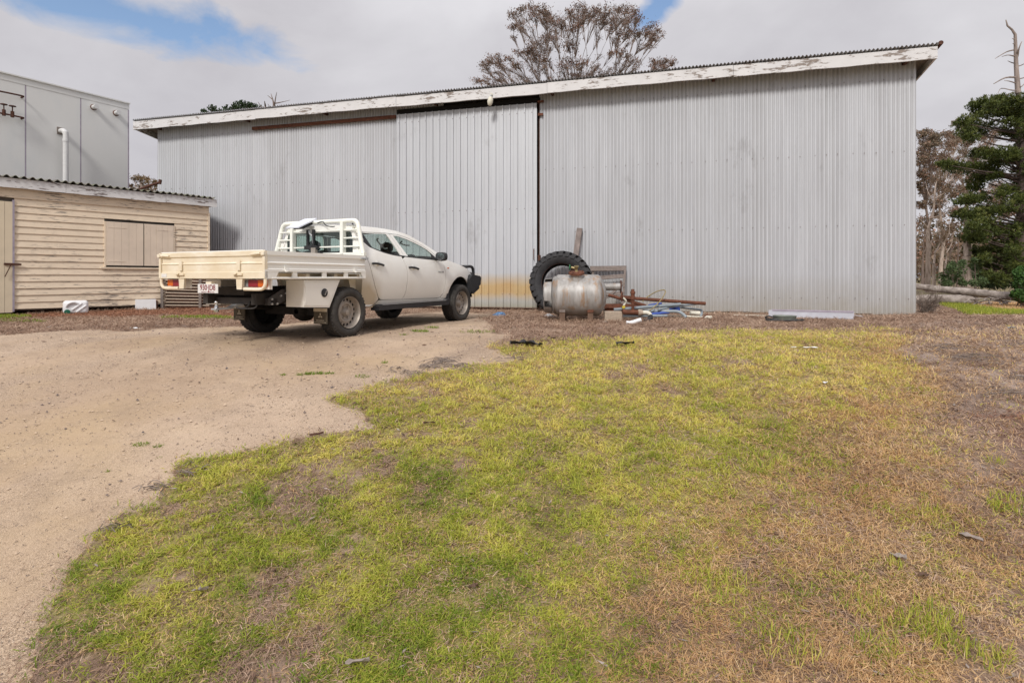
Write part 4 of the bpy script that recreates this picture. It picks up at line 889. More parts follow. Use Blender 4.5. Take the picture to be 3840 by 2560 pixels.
# tool boxes and mud flaps
for sd in (-1, 1):
    m = MB(); m.prism([(-.848, .455), (-.40, .43), (-.20, .80), (-.848, .80)], 1, sd * .62, sd * .925); tbx = m.build('tool_box', K['traywhite'], ute)
    MB().prism([(-.825, .475), (-.425, .455), (-.262, .775), (-.825, .775)], 1, sd * .925, sd * .931).build('box_door', K['traywhite'], tbx)
    for z in (.50, .74): MB().box((-.835, sd * .93, z), (.02, .012, .04)).build('hinge', K['traywhite'], tbx)
    m = MB(); m.lathe([(0, .0), (.002, .055), (.008, .058), (.012, .05), (.010, 0)], 16, Matrix.Translation((-.50, sd * .930, .630)) @ Matrix.Rotation(R(90 * sd), 4, 'Z')); lk = m.build('lock', K['blackplastic'], tbx, 40)
    MB().box((-.49, sd * .946, .63), (.012, .008, .07), Matrix.Rotation(R(25), 3, 'Y')).build('lock_handle', K['chrome'], tbx)
    fx = -.415
    m = MB(); m.box((fx, sd * .785, .315), (.012, .235, .215)); fo = m.build('mud_flap', K['flap'], ute)
    MB().box((fx - .008, sd * .785, .395), (.004, .235, .045)).build('flap_strip', K['print'], fo); 
    for (dy_, w_, h_) in ((0, .225, .004),): MB().box((fx - .008, sd * .785, .228), (.004, .2, .006)).build('flap_edge', K['print'], fo)
    em = MB()
    for ang in (90, 210, 330):                      # three-diamond emblem
        rot = lambda a, b: (sd * .785 + a * math.cos(R(ang)) - b * math.sin(R(ang)), .315 + a * math.sin(R(ang)) + b * math.cos(R(ang)))
        em.prism([rot(.002, 0), rot(.022, .0125), rot(.042, 0), rot(.022, -.0125)], 0, fx - .0095, fx - .006)
    em.build('emblem', K['print'], fo)
    text('flap_lettering', 'MITSUBISHI', .028, K['print'], fo, REAR((fx - .0085, sd * .785, .252)), .0008)
# ---------------------------------------------------------------- headboard
hb = thing('headboard', None, None); hb.parent = ute
HX = .325
MB().box((HX, 0, 1.175), (.05, 1.84, .05)).build('base_rail', K['rackwhite'], hb)
MB().box((HX - .025, 0, 1.05), (.02, 1.84, .2)).build('front_board', K['rackwhite'], hb)
pts = [(HX, .885, 1.17), (HX + .012, .835, 1.35), (HX + .022, .795, 1.50), (HX + .025, .778, 1.565)] + [(HX + .03, .672 + .10 * math.cos(R(a)), 1.572 + .10 * math.sin(R(a))) for a in (10, 35, 60, 85)] + [(HX + .03, .55, 1.674)]
MB().tube(spline(pts + [(x, -y, z) for x, y, z in reversed(pts)], 6), .034, 12).build('hoop', K['rackwhite'], hb, 60)
MB().tube(spline([(HX + .10, .70, 1.50), (HX + .10, .68, 1.56), (HX + .10, .62, 1.592), (HX + .10, -.62, 1.592), (HX + .10, -.68, 1.56), (HX + .10, -.70, 1.50)], 6), .026, 10).build('rear_tube', K['rackwhite'], hb, 60)
for y in (-.505, .505): MB().box((HX, y, 1.42), (.075, .055, .48)).build('post', K['rackwhite'], hb)
for z in (1.535, 1.415, 1.290):
    w = .885 - (z - 1.17) * .30
    if z == 1.415: spans = ((-w, -.505), (.505, w))
    else: spans = ((-w, w),)
    for a, b in spans: MB().tube([(HX, a, z), (HX, b, z)], .0125, 8).build('rail', K['rackwhite'], hb, 60)
# flat panel antenna strapped to the rack: another thing
an = thing('flat_antenna', 'white flat panel antenna tilted on the top tube of the white headboard', 'antenna')
an.parent = None; UM = Matrix.Translation(UTE_L) @ Matrix.Rotation(UTE_A, 4, 'Z'); an.matrix_basis = UM @ Matrix.Translation((.21, .20, 1.655))
rt = Matrix.Rotation(R(-24), 3, 'Y')
MB().box((0, 0, 0), (.40, .25, .020), rt).build('plate', K['antenna'], an); MB().box((.05, 0, -.030), (.26, .20, .028), rt).build('casing', K['blackplastic'], an)
bk = thing('camera_bracket', 'black twin post bracket with wiring clamped inside the white headboard', 'bracket'); bk.matrix_basis = UM @ Matrix.Translation((HX - .045, 0, 1.25))
for y in (.145, .03): MB().box((0, y, .16), (.03, .042, .30)).build('post', K['blackplastic'], bk)
MB().box((0, .07, .035), (.05, .26, .06)).build('clamp', K['blackplastic'], bk); MB().box((-.02, -.0, -.02), (.05, .085, .10)).build('junction_box', K['rim'], bk)
MB().tube(spline([(.0, .13, .29), (0, .10, .24), (0, .05, .20), (.0, .04, .1)], 6), .016, 8).build('hose', K['galvpipe'], bk, 60)
MB().tube(spline([(.02, .30, -.03), (0, .2, -.05), (0, .1, -.04), (0, -.05, -.06), (0, -.15, -.05)], 5), .007, 6).build('cable', K['blackplastic'], bk, 60)
MB().tube(spline([(.05, .0, .41), (0, -.15, .42), (-.0, -.22, .36), (.02, -.32, .34), (.03, -.36, .345)], 5), .008, 6).build('cable', K['blackplastic'], bk, 60)
# ================================================================ THINGS ALONG THE SHED WALL
def at(name, label, cat, u, v, group=None, rotz=0., dz=0.):
    p = G(u, v); return thing(name, label, cat, (p.x, p.y, p.z + dz), rotz, group)
# --- stainless tank on two stumps
TK = G(2165, 1205); tank = thing('stainless_tank', 'stained stainless steel tank with rusty round manhole lid on two timber stumps', 'tank', (TK.x, TK.y + .28, TK.z), R(-8))
RT = .40; ZT = .485; tm = Matrix.Translation((0, 0, ZT))
b = MB(); b.lathe([(-.46, .0), (-.455, .21), (-.44, .34), (-.40, .378)] + [(-.40 + .06 * math.sin(t_), RT - .05 + .05 * math.sin(t_)) for t_ in np.linspace(.3, 1.57, 5)] + [(-.30, RT), (-.05, RT + .001), (.20, RT), (.40, RT - .001)] + [(.40 + .10 * math.sin(t_), RT - .10 + .10 * math.cos(t_)) for t_ in np.linspace(.2, 1.5, 7)] + [(.545, .24), (.575, .17), (.59, .08), (.595, 0)], 56, tm)
b.build('shell', K['steel_tank'], tank, 40)
j = MB(); n = 48
for (x, r) in ((-.60, .315), (-.585, .335), (-.45, .345)):
    for k in range(n):
        a = 2 * math.pi * k / n; j.v.append((x + (random.uniform(-.012, .012) if x == -.60 else 0), r * math.cos(a), ZT - .01 + r * math.sin(a)))
for i in range(2):
    for k in range(n):
        if i == 1 and k % 12 in (2, 3, 4): continue     # torn slots beside the seam
        j.f.append((i * n + k, i * n + (k + 1) % n, (i + 1) * n + (k + 1) % n, (i + 1) * n + k))
j.f.append(tuple(range(n))); j.build('end_jacket', K['steel_tank'], tank, 40)
up = Matrix.Translation((.02, -.10, ZT)) @ Matrix.Rotation(R(14), 4, 'X') @ Matrix.Rotation(R(-90), 4, 'Y')
m = MB(); m.lathe([(.30, .135), (.40, .115), (.43, .115)], 28, up); m.build('manhole_neck', K['steel_tank'], tank, 40)
m = MB(); m.lathe([(.425, .0), (.425, .15), (.438, .152), (.445, .148), (.447, .150), (.462, .148), (.468, .13), (.478, .05), (.480, 0)], 32, up); lid = m.build('manhole_lid', K['rust'], tank, 40)
bm_ = MB()
for k in range(8):
    a = 2 * math.pi * k / 8 + .3; bm_.lathe([(.465, .012), (.485, .012), (.485, 0)], 6, up @ Matrix.Translation((0, .125 * math.cos(a), .125 * math.sin(a))))
tag(bm_.build('lid_bolts', K['rust'], lid), kind='stuff')
m = MB(); m.lathe([(.47, .04), (.50, .025), (.54, .028), (.56, .045), (.58, .045), (.58, .03), (.565, .03)], 16, up); m.build('brass_valve', K['brass'], tank, 40)
m = MB(); m.tube([up @ Vector((.53, 0, 0)), up @ Vector((.545, .02, .08)), up @ Vector((.55, .02, .10))], .022, 8); vb = m.build('valve_body', K['brass'], tank, 40)
m = MB(); m.tube([up @ Vector((.55 + .045 * math.sin(t_), .02 + .045 * math.cos(t_), .125)) for t_ in np.linspace(0, 6.28, 13)], .012, 6); m.build('valve_wheel', K['green_paint'], tank, 40)
m = MB(); m.tube([(.34, .18, ZT + .16), (.88, .18, ZT + .165)], .072, 18); m.build('outlet_pipe', K['steel_tank'], tank, 40)
m = MB(); m.lathe([(.86, .07), (.86, .125), (.885, .125), (.885, .055)], 22, Matrix.Translation((0, .18, ZT + .165))); m.build('pipe_flange', K['darkrust'], tank, 40)
for x, c in ((-.245, K['plank']), (.285, K['rust'])):
    MB().box((x, -.23, .085), (.105, .12, .20)).build('leg', K['stump'], tank); MB().box((x, -.235, .215), (.112, .13, .10), Matrix.Rotation(R(-8), 3, 'X')).build('leg_cap', c, tank)
    MB().box((x, .23, .09), (.105, .12, .22)).build('leg', K['stump'], tank)
# --- tractor tyre leaning on the door edge
TY = P(2104, 1060, 13.28)
tyre = thing('tractor_tyre', 'big worn black tractor tyre leaning on the shed wall behind the tank', 'tyre', (TY.x, 13.28, gzf(TY.x, 13.28) - .05), R(-15 + 90))
TR = .735; tl = Matrix.Rotation(R(13), 4, 'Y')
tmx = Matrix.Translation((.0, 0, TR + .0)) @ tl
m = MB(); pr = [(-.10, .44), (-.15, .47), (-.20, .55), (-.215, .62), (-.20, .665), (-.12, .685), (0, .69), (.12, .685), (.20, .665), (.215, .62), (.20, .55), (.15, .47), (.10, .44), (.085, .46), (.15, .56), (.16, .63), (.0, .66), (-.16, .63), (-.15, .56), (-.085, .46), (-.10, .44)]
m.lathe(pr, 60, tmx); m.build('carcass', K['rubber'], tyre, 50)
for k in range(54):
    a = 2 * math.pi * k / 54; s_ = 1 if k % 2 else -1; lug = MB()
    rot = Matrix.Rotation(a, 4, 'X')
    vs = [(s_ * .235, .60), (s_ * .222, .69), (s_ * .20, .728), (s_ * .0, .745), (s_ * -.02, .745)]
    for wq, off in ((-.046, 0), (.046, 0)):
        for i, (x, r) in enumerate(vs): lug.v.append(tuple(tmx @ rot @ Vector((x, wq * (1.1 if i < 3 else .9) + (-.12 * (1 - abs(x) / .235)) * 1., r + random.uniform(-.006, .004)))))
    lug.v += [tuple(tmx @ rot @ Vector((x, (-.12 * (1 - abs(x) / .235)), .60))) for x in (s_ * .20, s_ * -.02)]
    lug.f = [(0, 1, 6, 5), (1, 2, 7, 6), (2, 3, 8, 7), (3, 4, 9, 8), (0, 5, 10), (4, 11, 9), (0, 10, 11, 4, 3, 2, 1), (5, 6, 7, 8, 9, 11, 10)]
    lug.build('tread_lug', K['rubber'], tyre)
m = MB(); m.tube([tmx @ Vector((sx, .455 * math.cos(t_), .455 * math.sin(t_))) for sx in (-.105,) for t_ in np.linspace(0, 6.28, 41)], .012, 6); m.build('bead', K['darkrust'], tyre, 50)
# --- timber post behind the tyre
a = P(2132, 1150, 13.35); b_ = P(2174, 857, 13.72)
post = thing('timber_post', 'weathered square timber post leaning against the shed wall behind the tyre', 'post', a)
MB().beam((0, 0, 0), b_ - a, .13, .09, (.27, .96, 0)).build('shaft', K['grey_timber'], post)
# --- old gate of planks against the wall
ga = P(2216, 1150, 13.25); gate = thing('plank_gate', 'broken grey plank gate leaning on the shed wall right of the tyre', 'gate', (ga.x, ga.y, gzf(ga.x, ga.y)), SHA)
GW = .90; lean = lambda x, z, d=0.: Vector((x, .36 * z - d, z))
def gp(u, v):                                      # metres along and up the gate face
    return (u - 2216) / 161, .10 + (1150 - v) / 157
def gplank(u0, v0, u1, v1, w, name='plank', d=0.): (x0, z0), (x1, z1) = gp(u0, v0), gp(u1, v1); MB().beam(lean(x0, z0, d), lean(x1, z1, d), .022, w, (1, 0, .01) if abs(u1 - u0) < 20 else (0, .94, -.35)) .build(name, K['plank'], gate)
def gbar(u0, v0, u1, v1, w, d=0.):
    (x0, z0), (x1, z1) = gp(u0, v0), gp(u1, v1); p, q = lean(x0, z0, d), lean(x1, z1, d); dr_ = (q - p).normalized(); nrm = Vector((0, -1, .36)).normalized(); sd_ = dr_.cross(nrm)
    vs = [c + sd_ * (i * w / 2) + nrm * (j_ * .012) for c in (p, q) for i, j_ in ((-1, -1), (1, -1), (1, 1), (-1, 1))]
    MB().add(vs, [(3, 2, 1, 0), (4, 5, 6, 7)] + [(i, (i + 1) % 4, 4 + (i + 1) % 4, 4 + i) for i in range(4)]).build('plank', K['plank'], gate)
gbar(2205, 1004, 2338, 1003, .125, .02); gbar(2225, 1040, 2338, 1032, .095, .022); gbar(2230, 1101, 2336, 1098, .075, .02); gbar(2240, 1122, 2330, 1090, .06, .0)
gbar(2341, 994, 2334, 1142, .05, .045); gbar(2216, 1000, 2216, 1140, .06, -.02); gbar(2286, 1105, 2338, 1054, .055, .05)
# --- concrete block, stand pipe, pipes
cb = at('concrete_block', 'pale concrete block on the dry litter beside the tank', 'block', 2300, 1205, None, R(-6))
m = MB(); m.box((0, .12, .085), (.325, .24, .20)); o = m.build('block', K['block'], cb); bv = o.modifiers.new('bevel', 'BEVEL'); bv.width = .014; bv.segments = 2
sp = P(2373, 1165, 10.75); stand = thing('rusty_standpipe', 'rusty upright standpipe with valve wheel on a short horizontal pipe', 'pipe', sp)
m = MB(); up_ = Matrix.Rotation(R(-90), 4, 'Y')
m.lathe([(0, .028), (.17, .028), (.17, .036), (.205, .036), (.21, .046), (.24, .050), (.27, .046), (.272, .04), (.32, .038), (.33, .047), (.37, .047), (.375, .034), (.415, .030), (.415, 0)], 18, up_); m.build('upright', K['rust'], stand, 40)
m = MB(); m.tube([(-.20, 0, -.02), (.10, 0, -.035)], .047, 16); m.build('cross_pipe', K['rust'], stand, 40)
m = MB(); m.lathe([(.10, .05), (.10, .062), (.155, .062), (.155, .05), (.19, .048)], 14, Matrix.Translation((0, 0, -.035))); m.build('coupling', K['block'], stand, 40)
m = MB(); m.tube(spline([(.17, 0, -.035), (.26, 0, -.035), (.315, -.01, -.055), (.335, -.02, -.10)], 5), .038, 14); m.build('elbow', K['cream_pvc'], stand, 50)
m = MB(); m.tube(spline([(.335, -.02, -.09), (.325, -.06, -.14), (.25, -.13, -.175), (.18, -.18, -.20)], 5), .042, 14); m.build('rubber_boot', K['rubber'], stand, 50)
m = MB(); m.tube([(-.04, .02, .275), (-.20, .05, .275)], .012, 8); m.build('valve_stem', K['rust'], stand, 40)
m = MB(); m.tube([(-.20 + .02 * math.cos(t_), .05 + .05 * math.cos(t_), .27 + .085 * math.sin(t_)) for t_ in np.linspace(0, 6.28, 25)], .012, 6); m.tube([(-.2, .05, .19), (-.2, .05, .35)], .008, 6); m.build('valve_wheel', K['rust'], stand, 40)
wp = P(2340, 1215, 10.0); wpc = at('white_pipe_offcut', 'short white plastic pipe offcut lying on brown litter below the standpipe', 'pipe', 2373, 1216)
pts = [P(u, v, 9.9) for u, v in ((2348, 1214), (2362, 1215), (2378, 1211), (2393, 1206), (2404, 1203))]
MB().tube(spline([p - wpc.location + Vector((0, 0, .02)) for p in pts], 4), .036, 14).build('tube', K['pvc'], wpc, 50)
def pipe(name, label, cat, pts, r, mat, group=None, n=10, part='tube'):
    """pts: (u, v, Y) sight points along the pipe"""
    w = [P(*p) for p in pts]; o = thing(name, label, cat, w[0], 0, group)
    MB().tube(spline([p - w[0] for p in w], 5) if len(w) > 2 else [p - w[0] for p in w], r, n).build(part, mat, o, 50); return o
pipe('rusty_pipe', 'long rusty steel pipe lying across the top of the pipe heap', 'pipe', [(2326, 1115, 11.4), (2646, 1138, 11.1)], .036, K['rust'], 'rusty pipes in the heap')
pipe('rusty_pipe', 'shorter rusty pipe sloping down from the gate into the heap', 'pipe', [(2281, 1106, 11.5), (2423, 1147, 11.35)], .034, K['rust'], 'rusty pipes in the heap')
GP = 'blue grey plastic pipes in the heap'
pipe('grey_pipe', 'straight grey plastic pipe sloping up to the right with a small end cap', 'pipe', [(2302, 1161, 11.0), (2552, 1141, 11.1)], .032, K['grey_pvc'], GP)
pipe('grey_pipe', 'grey plastic pipe bending down to the ground at its right end', 'pipe', [(2410, 1165, 11.1), (2500, 1167, 11.0), (2540, 1168, 10.95), (2560, 1177, 10.9), (2573, 1190, 10.85)], .032, K['grey_pvc'], GP)
pipe('grey_pipe', 'lowest grey plastic pipe lying flat in front of the heap', 'pipe', [(2335, 1184, 10.8), (2502, 1184, 10.75)], .026, K['grey_pvc'], GP)
pipe('grey_pipe', 'thin grey pipe with a square bend at the right end of the heap', 'pipe', [(2540, 1151, 11.4), (2615, 1160, 11.3), (2630, 1163, 11.28), (2632, 1175, 11.25), (2626, 1188, 11.2)], .022, K['grey_pvc'], GP)
pipe('grey_pipe', 'short grey pipe crossing the middle of the heap', 'pipe', [(2468, 1161, 10.95), (2530, 1149, 11.2), (2610, 1140, 11.5)], .022, K['grey_pvc'], GP)
pipe('blue_hose', 'dark blue hose end under the rusty pipe in the heap', 'hose', [(2432, 1146, 11.5), (2458, 1142, 11.45), (2482, 1139, 11.4)], .03, K['blue'], 'blue hoses in the heap')
pipe('blue_hose', 'blue hose bundle right of the crossing grey pipes', 'hose', [(2515, 1158, 11.3), (2535, 1160, 11.2), (2547, 1158, 11.2)], .045, K['blue'], 'blue hoses in the heap')
pipe('blue_hose', 'long blue hose lying low between the grey pipes', 'hose', [(2440, 1178, 11.0), (2475, 1174, 11.0), (2510, 1171, 11.0)], .028, K['blue'], 'blue hoses in the heap')
pipe('cane_hoop', 'thin brown cane hoop arching up out of the pipe heap', 'hoop', [(2410, 1130, 11.3), (2428, 1113, 11.3), (2460, 1094, 11.25), (2486, 1087, 11.2), (2495, 1092, 11.15), (2490, 1107, 11.1), (2474, 1130, 11.0), (2452, 1152, 10.95), (2434, 1167, 10.9)], .011, K['brass'])
gv = P(2338, 1151, 10.9); gg = thing('yellow_gauge', 'small yellow faced pressure gauge on a brass elbow in the heap', 'gauge', gv)
m = MB(); m.lathe([(-.02, .036), (.02, .036), (.02, 0)], 18, Matrix.Rotation(R(-90), 4, 'Z')); m.build('case', K['brass'], gg, 40)
m = MB(); m.lathe([(.0, .030), (.004, 0)], 18, Matrix.Translation((0, -.021, 0)) @ Matrix.Rotation(R(-90), 4, 'Z')); m.build('dial', K['yellow'], gg, 40)
MB().tube(spline([(0, .02, .02), (.03, .03, .06), (.06, .03, .10), (.03, .03, .15), (-.0, .04, .18)], 4), .020, 8).build('elbow', K['cream_pvc'], gg, 50)
ang = pipe('rusty_angle_iron', 'short rusty angle iron leaning at the right end of the pipe heap', 'iron', [(2616, 1203, 10.6), (2654, 1178, 10.8)], .014, K['rust'], None, 4)
pipe('pvc_pipe', 'short cream pvc pipe lying behind the bent grey pipe', 'pipe', [(2588, 1176, 11.5), (2624, 1176, 11.5)], .05, K['cream_pvc'], 'cream pvc offcuts', 14)
pipe('pvc_pipe', 'cream pvc offcut lying right of the rusty angle iron', 'pipe', [(2640, 1191, 10.9), (2668, 1192, 10.9)], .042, K['cream_pvc'], 'cream pvc offcuts', 14)
pipe('pvc_pipe', 'long thin cream pvc conduit lying low on the right of the heap', 'pipe', [(2555, 1185, 11.0), (2640, 1189, 10.9)], .016, K['cream_pvc'], 'cream pvc offcuts', 10)
tr_ = at('rusty_tray', 'rusty steel tray lying in the shadow behind the standpipe', 'tray', 2330, 1178)
m = MB(); m.box((0, 0, .16), (.85, .5, .012)); m.box((0, -.25, .19), (.85, .012, .07)); m.box((0, .25, .19), (.85, .012, .07)); m.box((-.42, 0, .19), (.012, .5, .07)); m.box((.42, 0, .19), (.012, .5, .07)); m.box((0, 0, .07), (.7, .4, .16)); m.build('pan', K['rust'], tr_)
bt = at('slate_sheet', 'flat grey sheet offcut lying in front of the bent pipe', 'sheet', 2535, 1190)
MB().box((0, .1, .02), (.55, .3, .03), Matrix.Rotation(R(4), 3, 'Y')).build('sheet', K['cement'], bt)
# --- white channel, tub ring, hose, other offcuts on the right
c0 = P(2882, 1190, 11.55); c1 = P(3203, 1203, 10.95); dv = (c1 - c0); ca = math.atan2(dv.y, dv.x); L_ = math.hypot(dv.x, dv.y)
chn = thing('white_channel', 'long white metal channel lying along the foot of the shed wall', 'channel', (c0.x, c0.y, gzf(c0.x, c0.y)), ca)
m = MB(); m.box((L_ / 2, 0, .085), (L_, .008, .15)); m.box((L_ / 2, .07, .008), (L_, .14, .008)); m.build('web', K['channel'], chn)
m = MB(); m.box((L_ / 2 + .03, .05, .165), (L_ - .06, .11, .008)); m.box((L_ / 2 + .03, -.008, .150), (L_ - .08, .006, .022)); m.build('flange', K['joint'], chn)
tb_ = at('tub_ring', 'low grey green plastic tub ring on the litter before the white channel', 'tub', 2942, 1205, None, 0., .025)
m = MB(); m.lathe([(0, .185), (.075, .205), (.085, .212), (.088, .205), (.078, .195), (.02, .178), (.02, .0)], 40, Matrix.Rotation(R(-90), 4, 'Y')); m.build('ring', plain('grey_green_plastic', (.17, .19, .165), .6), tb_, 40)
hz = at('black_hose', 'black garden hose coiled on the ground round the tub ring', 'hose', 2942, 1208, None, 0., .025)
m = MB(); m.tube(spline([(.36 * math.cos(t_) + .03 * math.sin(3 * t_), .18 * math.sin(t_), .02) for t_ in np.linspace(-.2, 5.6, 16)] + [(-.15, .1, .03), (-.32, .08, .05), (-.30, .0, .09), (-.20, -.02, .06)], 4), .013, 6); m.build('coil', K['blackplastic'], hz, 50)
pipe('cream_pipe', 'cream plastic pipe on the ground left of the white channel', 'pipe', [(2751, 1183, 12.05), (2881, 1187, 11.75)], .03, K['cream_pvc'])
wt = at('white_tray_offcut', 'small white metal offcut at the right end of the white channel', 'offcut', 3218, 1193)
MB().box((0, 0, .05), (.16, .10, .012), Matrix.Rotation(R(10), 3, 'Y')).build('sheet', K['channel'], wt)
pipe('black_pipe', 'short black poly pipe on the bare ground near the shed corner', 'pipe', [(3290, 1199, 11.0), (3352, 1201, 10.95)], .02, K['blackplastic'])
rg = at('blue_rag', 'crumpled blue rag on the gravel at the foot of the sliding door', 'rag', 1872, 1183)
def crumple(r, h, seed, n=14):
    q = random.Random(seed); m = MB(); ring = 6; m.v.append((0, 0, h))
    for i in range(1, ring):
        for k in range(n): a = 2 * math.pi * k / n; rr = r * i / (ring - 1) * q.uniform(.7, 1.25); m.v.append((rr * math.cos(a) * 1.3, rr * math.sin(a), max(.0, h * (1 - (i / (ring - 1)) ** 1.4) + q.uniform(-.35, .35) * h)))
    for k in range(n): m.f.append((0, 1 + k, 1 + (k + 1) % n))
    for i in range(ring - 2):
        for k in range(n): a = 1 + i * n + k; b2 = 1 + i * n + (k + 1) % n; m.f.append((a, a + n, b2 + n, b2))
    return m
crumple(.13, .075, 3).build('cloth', K['bluerag'], rg)
fz = at('crushed_foil', 'crushed silvery foil scrap beside the left tank leg', 'scrap', 2058, 1186); crumple(.10, .05, 8).build('foil', K['galvpipe'], fz)
bs = at('blue_scrap', 'small faded blue plastic scrap in front of the concrete block', 'scrap', 2268, 1208); crumple(.05, .02, 5).build('scrap', K['grey_pvc'], bs)
# --- by the hut
jc = at('jerry_can', 'white plastic jerry can with green cap lying on its side below the hut', 'jerry can', 284, 1178, None, R(38))
def rbox(w, d, h, r, name, mat, parent, loc=(0, 0, 0), rot=None):
    bm = bmesh.new(); bmesh.ops.create_cube(bm, size=1); bmesh.ops.scale(bm, vec=(w, d, h), verts=bm.verts); bmesh.ops.bevel(bm, geom=bm.edges[:], offset=r, segments=4, profile=.5, affect='EDGES')
    me = bpy.data.meshes.new(name); bm.to_mesh(me); bm.free(); me.materials.append(mat); me.polygons.foreach_set('use_smooth', [True] * len(me.polygons)); me.set_sharp_from_angle(angle=R(45)); o = link(name, me, parent); o.location = loc
    if rot: o.rotation_euler = rot
    return o
rbox(.46, .30, .30, .07, 'can_body', K['pvc'], jc, (0, .15, .155))
for x, z, a in ((.02, .17, -40), (.10, .12, -40)): rbox(.24, .03, .035, .014, 'moulded_rib', K['pvc'], jc, (x, -.004, z), (0, R(a), 0))
m = MB(); m.tube(spline([(-.17, .0, .17), (-.13, -.02, .24), (-.03, -.02, .27), (.06, -.0, .22)], 5), .022, 10); m.build('handle', K['pvc'], jc, 50)
m = MB(); m.lathe([(-.03, .058), (.035, .055), (.035, 0)], 20, Matrix.Translation((-.15, -.02, .055)) @ Matrix.Rotation(R(-90), 4, 'Z')); m.build('cap', plain('green_cap', (.01, .11, .065), .5), jc, 40)
fb = at('foam_block', 'white foam block standing against the hut wall near the gate panels', 'block', 547, 1161, None, R(40))
MB().box((0, .06, .13), (.44, .10, .26), Matrix.Rotation(R(-6), 3, 'X')).build('foam', K['pvc'], fb); MB().box((.12, .16, .12), (.3, .10, .2), Matrix.Rotation(R(8), 3, 'X')).build('backing', K['rust'], fb)
gt = P(612, 1150, 14.6); g1_ = P(785, 1157, 15.0); gta = math.atan2(g1_.y - gt.y, g1_.x - gt.x); gl_ = math.hypot(g1_.x - gt.x, g1_.y - gt.y)
stk = thing('steel_rail_gate', 'stack of dull steel pipe rails leaning behind the ute beside the hut', 'rails', (gt.x, gt.y, gzf(gt.x, gt.y)), gta)
for i in range(9): MB().tube([(0, .02 * (i % 2), .10 + i * .082), (gl_, .02 * (i % 2), .07 + i * .079)], .022, 8).build('rail', K['block'], stk, 50)
for x in (-.02, gl_ * .80): MB().box((x, -.04, .42), (.06, .05, .95)).build('upright', K['soffit'], stk)
MB().box((gl_ / 2, .10, .40), (gl_, .02, .75)).build('backing_sheet', K['darkrust'], stk)
# --- scraps lying about on the grass and gravel
def flake(w, d, seed, lift=.03):
    q = random.Random(seed); m = MB(); n = 6
    for i in range(n + 1):
        t_ = i / n; ww = d * (.35 + .65 * math.sin(math.pi * min(1, t_ * .9 + .1))) * q.uniform(.7, 1.1)
        for s_ in (-1, 0, 1): m.v.append((w * (t_ - .5), s_ * ww / 2 + q.uniform(-.1, .1) * d, lift * abs(s_) * q.uniform(.5, 1.2) + q.uniform(0, lift) + .012))
    for i in range(n): a = i * 3; m.f += [(a, a + 1, a + 4, a + 3), (a + 1, a + 2, a + 5, a + 4)]
    return m
for u, v, w, d, rz, nm_, lab, cat, mt in ((1955, 1298, .30, .12, 20, 'plastic_shred', 'larger torn black plastic shred in the grass edge by the gravel', 'plastic', 'rubber'), (2000, 1303, .26, .16, -30, 'plastic_shred', 'pointed torn black plastic shred in the grass edge by the gravel', 'plastic', 'rubber'),
        (2345, 1302, .24, .09, 10, 'plastic_shred', 'thin black shred lying alone on the lawn below the white pipe offcut', 'plastic', 'rubber'), (3020, 1314, .34, .035, -12, 'paper_strip', 'long pale paper strip on the far lawn', 'paper', 'pvc'), (3094, 1447, .09, .05, 60, 'paper_scrap', 'small white paper scrap in the middle of the lawn', 'paper', 'pvc'),
        (3370, 2110, .075, .05, -20, 'pale_leaf', 'pale grey dead leaf on the dry grass at lower right', 'leaf', 'barkflake'), (3640, 2035, .11, .05, -50, 'curled_leaf', 'curled grey dead leaf on the red litter at right', 'leaf', 'barkflake'), (3465, 2180, .055, .045, 15, 'brown_leaf', 'small folded brown leaf on the dry grass at lower right', 'leaf', 'leafbrown'),
        (1775, 2225, .055, .035, 30, 'brown_leaf', 'brown leaf on the green grass at bottom centre', 'leaf', 'leafbrown'), (750, 2238, .075, .02, 25, 'pale_leaf', 'narrow pale leaf on the bare patch at lower left', 'leaf', 'barkflake'), (1340, 2510, .10, .018, 12, 'bark_strip', 'brown bark strip in the grass at the bottom edge', 'bark', 'barkflake'),
        (1610, 1600, .10, .03, 5, 'brown_leaf', 'reddish brown leaf on the grass near the gravel tongue', 'leaf', 'leafbrown'), (505, 1239, .13, .07, 20, 'paper_scrap', 'white paper scrap on the weedy strip left of the ute', 'paper', 'pvc'), (3795, 1237, .12, .06, 0, 'blue_scrap', 'faded blue scrap on the bare ground at the right edge', 'scrap', 'grey_pvc')):
    o = at(nm_, lab, cat, u, v, None, R(rz), .015); flake(w, d, u, .03 if mt == 'rubber' else .012).build('sheet' if cat != 'leaf' else 'blade', K[mt], o)
st = pipe('dry_stick', 'short dark stick lying on the bare gravel', 'stick', [(1160, 1459, 4.43), (1190, 1456, 4.45), (1213, 1451, 4.48)], .008, K['darkrust'], None, 6); 
st.location.z = gzf(st.location.x, st.location.y) + .012 + .012
